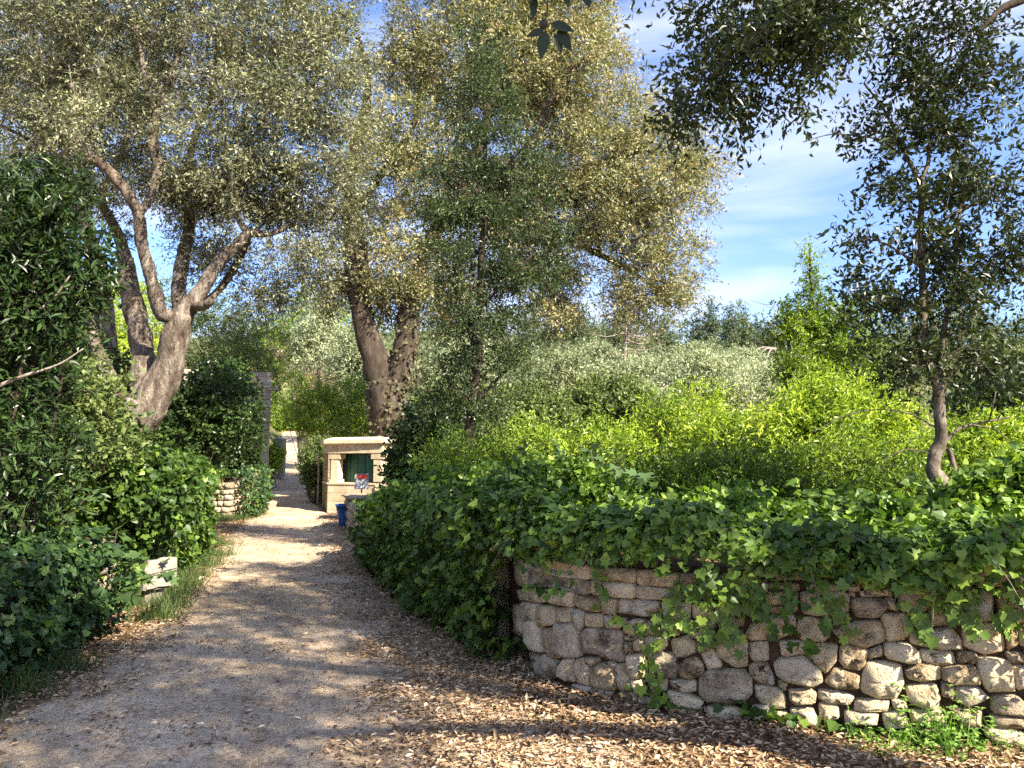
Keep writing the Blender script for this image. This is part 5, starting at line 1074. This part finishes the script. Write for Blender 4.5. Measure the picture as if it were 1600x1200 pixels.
# hanging strands on the stone face, traced
def strand(root, pts, n, size, r, acc, st, wpx=14, bright=.6, parts=0):
    H3 = [wall_hit(*p) for p in pts]; P = np.array([h[0] + h[1] * .07 for h in H3]); N_ = np.array([h[1] for h in H3]); Pc = catmull(np.c_[P, N_], 6); R_ = np.linspace(.004, .002, len(Pc))
    V, Q_, T_ = tube(Pc[:, :3], R_, 4); st.add(V, Q=Q_)
    k = r.integers(0, len(Pc), n); nn = Pc[k, 3:]; sd = np.cross(nn, [0, 0, 1.0])
    pos = Pc[k, :3] + sd * (r.normal(size=n) * SZ(wpx, 4.6) * .6)[:, None] + nn * (r.random(n) * .05)[:, None] + np.c_[np.zeros((n, 2)), r.normal(size=n) * .03]
    d = nrm(sd * r.normal(size=(n, 1)) * .6 + np.array([0, 0, -1]) + nn * .15); nv = nrm(nn + r.normal(size=(n, 3)) * .35 + [0, 0, .3]); sz = size * r.uniform(.6, 1.3, n)
    ivy_obj_leaves(root, pos, d, nv, sz, [IVG, IVG, IVH], r)
strands = empty('ivy_trails', wall_hit(1020, 1000)[0], 'thin ivy trails hanging down the face of the golden rubble wall', 'ivy')
acc, st = Acc(), Acc(); r = np.random.default_rng(77)
for pts, n, w in [([(1065, 905), (1050, 950), (1030, 1000), (1024, 1050), (1028, 1092)], 52, 20), ([(945, 900), (948, 935), (965, 962), (1000, 972), (1030, 985)], 24, 8), ([(1110, 890), (1100, 930), (1125, 975), (1120, 1000)], 46, 24), ([(1140, 900), (1150, 945), (1140, 990)], 30, 16), ([(1060, 960), (1090, 975), (1110, 990)], 18, 10),
                  ([(1270, 925), (1300, 940), (1315, 965), (1330, 980)], 16, 8), ([(1395, 900), (1410, 940), (1430, 965), (1437, 990)], 30, 12), ([(1500, 900), (1495, 950), (1520, 985)], 30, 16), ([(1580, 900), (1560, 960), (1590, 980)], 30, 16), ([(1225, 900), (1232, 930), (1228, 948)], 14, 8), ([(1180, 890), (1175, 930), (1190, 950)], 26, 14), ([(1460, 890), (1470, 930), (1480, 950)], 26, 16)]:
    strand(strands, pts, int(n * 1.0), .062, r, acc, st, w)
tag(st.obj('stems', M['wood'], strands), kind='stuff')

# left ivy
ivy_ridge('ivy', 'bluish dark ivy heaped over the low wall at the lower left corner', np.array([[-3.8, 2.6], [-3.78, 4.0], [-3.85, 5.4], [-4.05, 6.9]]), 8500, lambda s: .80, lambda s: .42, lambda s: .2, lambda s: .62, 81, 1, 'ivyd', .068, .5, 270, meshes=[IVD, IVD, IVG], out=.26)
ivy_ridge('ivy', 'thick green ivy hanging over the left wall behind the stone trough', np.array([[-4.4, 8.0], [-4.7, 9.4], [-5.05, 11.2], [-5.3, 12.1]]), 9500, lambda s: 1.2, lambda s: .5, lambda s: .5, lambda s: float(np.interp(s, [0, 1, 2.5, 5], [.3, .45, .6, .55])), 82, 1, 'ivy', .072, .4, 120, out=.26)
ivy_ridge('ivy', 'ivy curtain covering the wall corner left of the far path', np.array([[-7.62, 20.36], [-7.45, 21.2], [-8.4, 24.5]]), 3600, lambda s: 1.05, lambda s: .4, lambda s: .35, lambda s: .66, 83, 1, 'ivyd', .085, .6, 0, out=.25)
ivy_ridge('ivy', 'ivy patch capping the squared rubble wall end', np.array([[-9.6, 20.9], [-8.6, 20.62], [-7.9, 20.4]]), 1200, lambda s: 1.08, lambda s: .3, lambda s: .3, lambda s: .0, 84, 1, 'ivy', .085, .5, 0, stalks=10)
# terrace foliage on the left between the wall and the shrubs
r = np.random.default_rng(85); n = 11000
yy = r.uniform(4, 12.6, n); xx = pathL(yy) - .5 - r.random(n) * 3.2; P2_ = np.c_[xx, yy]; g = height(P2_); bh = .4 + .2 * fnoise(P2_, 1.3, 86)
pos = np.c_[P2_, g + bh * (1 - r.random(n) ** 1.5 * .6)]; acc = Acc(); leaves(acc, pos, nrm(np.c_[r.normal(size=(n, 2)), -.4 + r.normal(size=n) * .4]), nrm(r.normal(size=(n, 3)) * .5 + [.2, -.3, 1]), .08 * r.uniform(.6, 1.3, n), 'heart', np.clip(.45 + r.normal(size=n) * .2 + .15 * fnoise(pos, 1.2, 87), 0, 1))
tag(acc.obj('ivy_ground_cover', M['ivy']), 'ivy carpet on the bank behind the left wall', 'ground cover', None, 'stuff')
# fig shoots
def fig(label, base, tips, seed, size=.2):
    r = np.random.default_rng(seed); root = empty('fig_shoot', base, label, 'fig plant'); b = np.array(base); st = Acc()
    figm = raw_mesh('leaf', TPL['fig'][0], TPL['fig'][1], M['figleaf'], True, np.full(13, .6))
    for tp_ in tips:
        e = np.array(tp_); P = catmull(np.array([b, (b + e) / 2 + [0, 0, .12], e]), 5); V, Q_, T_ = tube(P, np.linspace(.012, .005, len(P)), 6); st.add(V, Q=Q_)
        for k in range(8):
            q = P[int(len(P) * r.uniform(.35, .99))]; d = nrm(np.array([r.normal(), r.normal(), -.25 + r.normal() * .3])); nv = nrm(np.array([r.normal() * .3, -.35 + r.normal() * .2, 1]))
            ivy_obj_leaves(root, (q + d * .05)[None], d[None], nv[None], np.array([size * r.uniform(.7, 1.2)]), [figm], r)
    tag(st.obj('stems', M['barkm'], root), kind='stuff')
M['figleaf'] = leaf_mat('fig_leaf', [(0, (.04, .08, .025)), (1, (.11, .18, .06))], .28, .5)
fig('fig shoots with broad lobed leaves between the low ivy and the trough', (-3.95, 7.3, .1), [(-3.4, 6.9, .75), (-3.3, 7.4, .55), (-3.7, 7.0, .95), (-3.25, 6.6, .42)], 91, .16)
fig('larger fig bush with pale lobed leaves above the low ivy at left', (-4.6, 7.6, .9), [(-4.2, 7.0, 1.5), (-4.6, 6.9, 1.65), (-4.0, 7.5, 1.35), (-5.0, 7.3, 1.6), (-4.4, 6.7, 1.2)], 92, .15)
fig('fig leaves beneath the stone trough', (-4.3, 8.9, .1), [(-3.9, 8.4, .5), (-4.1, 8.2, .65)], 93, .15)
# fig/creeper with big leaves near the slender tree
fig('broad leaved creeper standing above the ivy before the bright shrubs', (.9, 7.6, .9), [(.6, 7.4, 1.6), (.8, 7.5, 1.7), (1.1, 7.3, 1.65), (1.3, 7.2, 1.5)], 94, .14)

# weeds at the foot of the wall
def weeds(label, c, n, rad, hgt, seed, size=.028):
    r = np.random.default_rng(seed); root = empty('weed_clump', (c[0], c[1], 0), label, 'weeds'); acc = Acc()
    P2_ = np.array(c) + r.normal(size=(n, 2)) * rad; z = np.abs(r.normal(size=n)) * hgt
    pos = np.c_[P2_, z + height(P2_)]
    for a in (0, 2.09, 4.19):
        th = r.uniform(0, .3, n) + a; leaves(acc, pos, np.c_[np.cos(th), np.sin(th), r.normal(size=n) * .2], nrm(r.normal(size=(n, 3)) * .3 + [0, -.2, 1]), size * r.uniform(.7, 1.3, n), 'round', np.clip(.6 + r.normal(size=n) * .25, 0, 1))
    m = n // 4; b = P2_[:m]; h2 = height(b)
    leaves(acc, np.c_[b, h2], np.c_[r.normal(size=(m, 2)) * .5, np.ones(m)], np.c_[r.normal(size=(m, 2)), np.zeros(m)], hgt * 1.8 * r.uniform(.6, 1.3, m), 'blade', np.clip(.5 + r.normal(size=m) * .2, 0, 1))
    acc.obj('foliage', M['clover'], root)
g_ = lambda px, py: G0(px, py)
weeds('bright green weeds sprawling at the wall foot, lower right', g_(1455, 1150), 900, .17, .13, 95)
weeds('bright weeds against the wall at the right edge', g_(1570, 1135), 420, .12, .13, 96)
weeds('tiny green weeds among the leaves below the wall stones', g_(1375, 1165), 120, .09, .05, 97, .022)
weeds('small tuft at the foot of the grey stones', g_(948, 1085), 50, .03, .06, 98, .02)

# grass tufts by the trough and verge
def grass(label, pts, n, hgt, seed, spread=.25):
    r = np.random.default_rng(seed); P = np.array(pts); k = r.integers(0, len(P), n); P2_ = P[k] + r.normal(size=(n, 2)) * spread; acc = Acc()
    leaves(acc, on_ground(P2_), np.c_[r.normal(size=(n, 2)) * .45, np.ones(n)], np.c_[r.normal(size=(n, 2)), np.zeros(n)], hgt * r.uniform(.5, 1.3, n), 'lance' if False else 'blade', np.clip(.45 + r.normal(size=n) * .25, 0, 1))
    tag(acc.obj('grass', M['grass']), label, 'grass', None, 'stuff')
grass('soft grass on the verge below the stone trough', [(-3.75, 8.2), (-3.95, 8.9), (-4.1, 9.5), (-3.6, 7.7), (-4.35, 10.2)], 1900, .17, 101, .12)
grass('grass along the foot of the ivied left wall and far walls', [(-5.6, 14.2), (-5.0, 12.6), (-4.7, 11.4), (-7.7, 19.9), (-7.5, 20.2), (-8.0, 19.9), (-7.3, 21)], 2600, .2, 102, .18)
grass('grass by the lower left ivy', [(-3.3, 4.6), (-3.35, 5.2), (-3.3, 4.0), (-3.4, 5.8)], 1500, .16, 103, .1)

# ------------------------------------------------------------------ fallen leaves and pebbles
r = np.random.default_rng(111)
LE_Y = [-4, 3.8, 5.6, 8, 12, 16.7, 20]; LE_X = [-.5, -.7, -.95, -1.65, -2.95, -4.1, -5.3]
def litter_density(P):
    x, y = P[:, 0], P[:, 1]
    e = np.interp(y, LE_Y, LE_X) + .22 * fnoise(P, 1.2, 112); d = sst((x - e + .25) / .6)
    l_ = sst((pathL(y) + .55 + .2 * fnoise(P, 1.1, 113) - x) / .4) * .75
    patch = .16 * sst((fnoise(P, .9, 114) - .1) / .7)
    return np.clip(np.maximum(np.maximum(d, l_), patch) + .03, 0, 1)
acc = Acc(); tot = 0
for (y0, y1, x0, x1, n, sz) in [(2.9, 4.9, -3.2, 3.9, 30000, .038), (4.9, 7.0, -4, 3.0, 38000, .042), (7.0, 12, -4.8, 1.0, 30000, .046), (12, 22, -7.6, -1.5, 18000, .06)]:
    P = np.c_[r.uniform(x0, x1, n), r.uniform(y0, y1, n)]; P = P[np.abs(P[:, 0]) < P[:, 1] * .78 + .3]
    d_, s_ = seg_dist(P, RW); out_ = ~((s_ > 0) & (P[:, 0] > pathR(P[:, 1]) - .3) & (P[:, 1] < 18.5)) & (P[:, 0] > pathL(P[:, 1]) - .5)
    dens = litter_density(P); keep = (r.random(len(P)) < dens) & out_; P = P[keep]; n = len(P)
    z = height(P) + r.random(n) ** 2 * .025 + .002 + .02 * litter_density(P)
    d = np.c_[r.normal(size=(n, 2)), r.normal(size=n) * .18]; nv = nrm(r.normal(size=(n, 3)) * .32 + [0, 0, 1])
    leaves(acc, np.c_[P, z], d, nv, sz * r.uniform(.55, 1.4, n), 'dry' if y0 < 4 else 'simple', np.clip(.5 + r.normal(size=n) * .3, 0, 1))
tag(acc.obj('leaf_litter', M['litter']), 'curled brown and tan fallen leaves drifted along the wall and path edge', 'fallen leaves', None, 'stuff')
n = 26000; P = np.c_[r.uniform(-3.6, 1.2, n), 2.7 + r.random(n) ** 1.3 * 11]; P = P[(P[:, 0] > pathL(P[:, 1]) + .1) & (P[:, 0] < pathR(P[:, 1]) - .1)]; n = len(P)
tv = np.array([[1, 0, 0], [-.3, .9, 0], [-.6, -.8, .0], [.1, .1, .7]]); s_ = .0045 + r.random(n) ** 4 * .014; th = r.uniform(0, 6.28, n); c_, q_ = np.cos(th), np.sin(th)
R3 = np.stack([np.stack([c_, q_, 0 * c_], 1), np.stack([-q_, c_, 0 * c_], 1), np.stack([0 * c_, 0 * c_, 1 + 0 * c_], 1)], 1)
V = np.einsum('ka,nab->nkb', tv, R3) * s_[:, None, None] + np.c_[P, height(P) + .006][:, None, :]
Tt = (np.array([[0, 1, 3], [1, 2, 3], [2, 0, 3]])[None] + (np.arange(n) * 4)[:, None, None]).reshape(-1, 3)
tag(mobj('gravel', V.reshape(-1, 3), Tt, M['stoneg']), 'small pale gravel chips strewn over the path', 'gravel', None, 'stuff')
tris = sum(sum(len(p.vertices) - 2 for p in o.data.polygons) if len(o.data.polygons) < 3000 else len(o.data.polygons) for o in bpy.data.objects if o.type == 'MESH')
print('TRIS', tris, 'STONES', cnt)
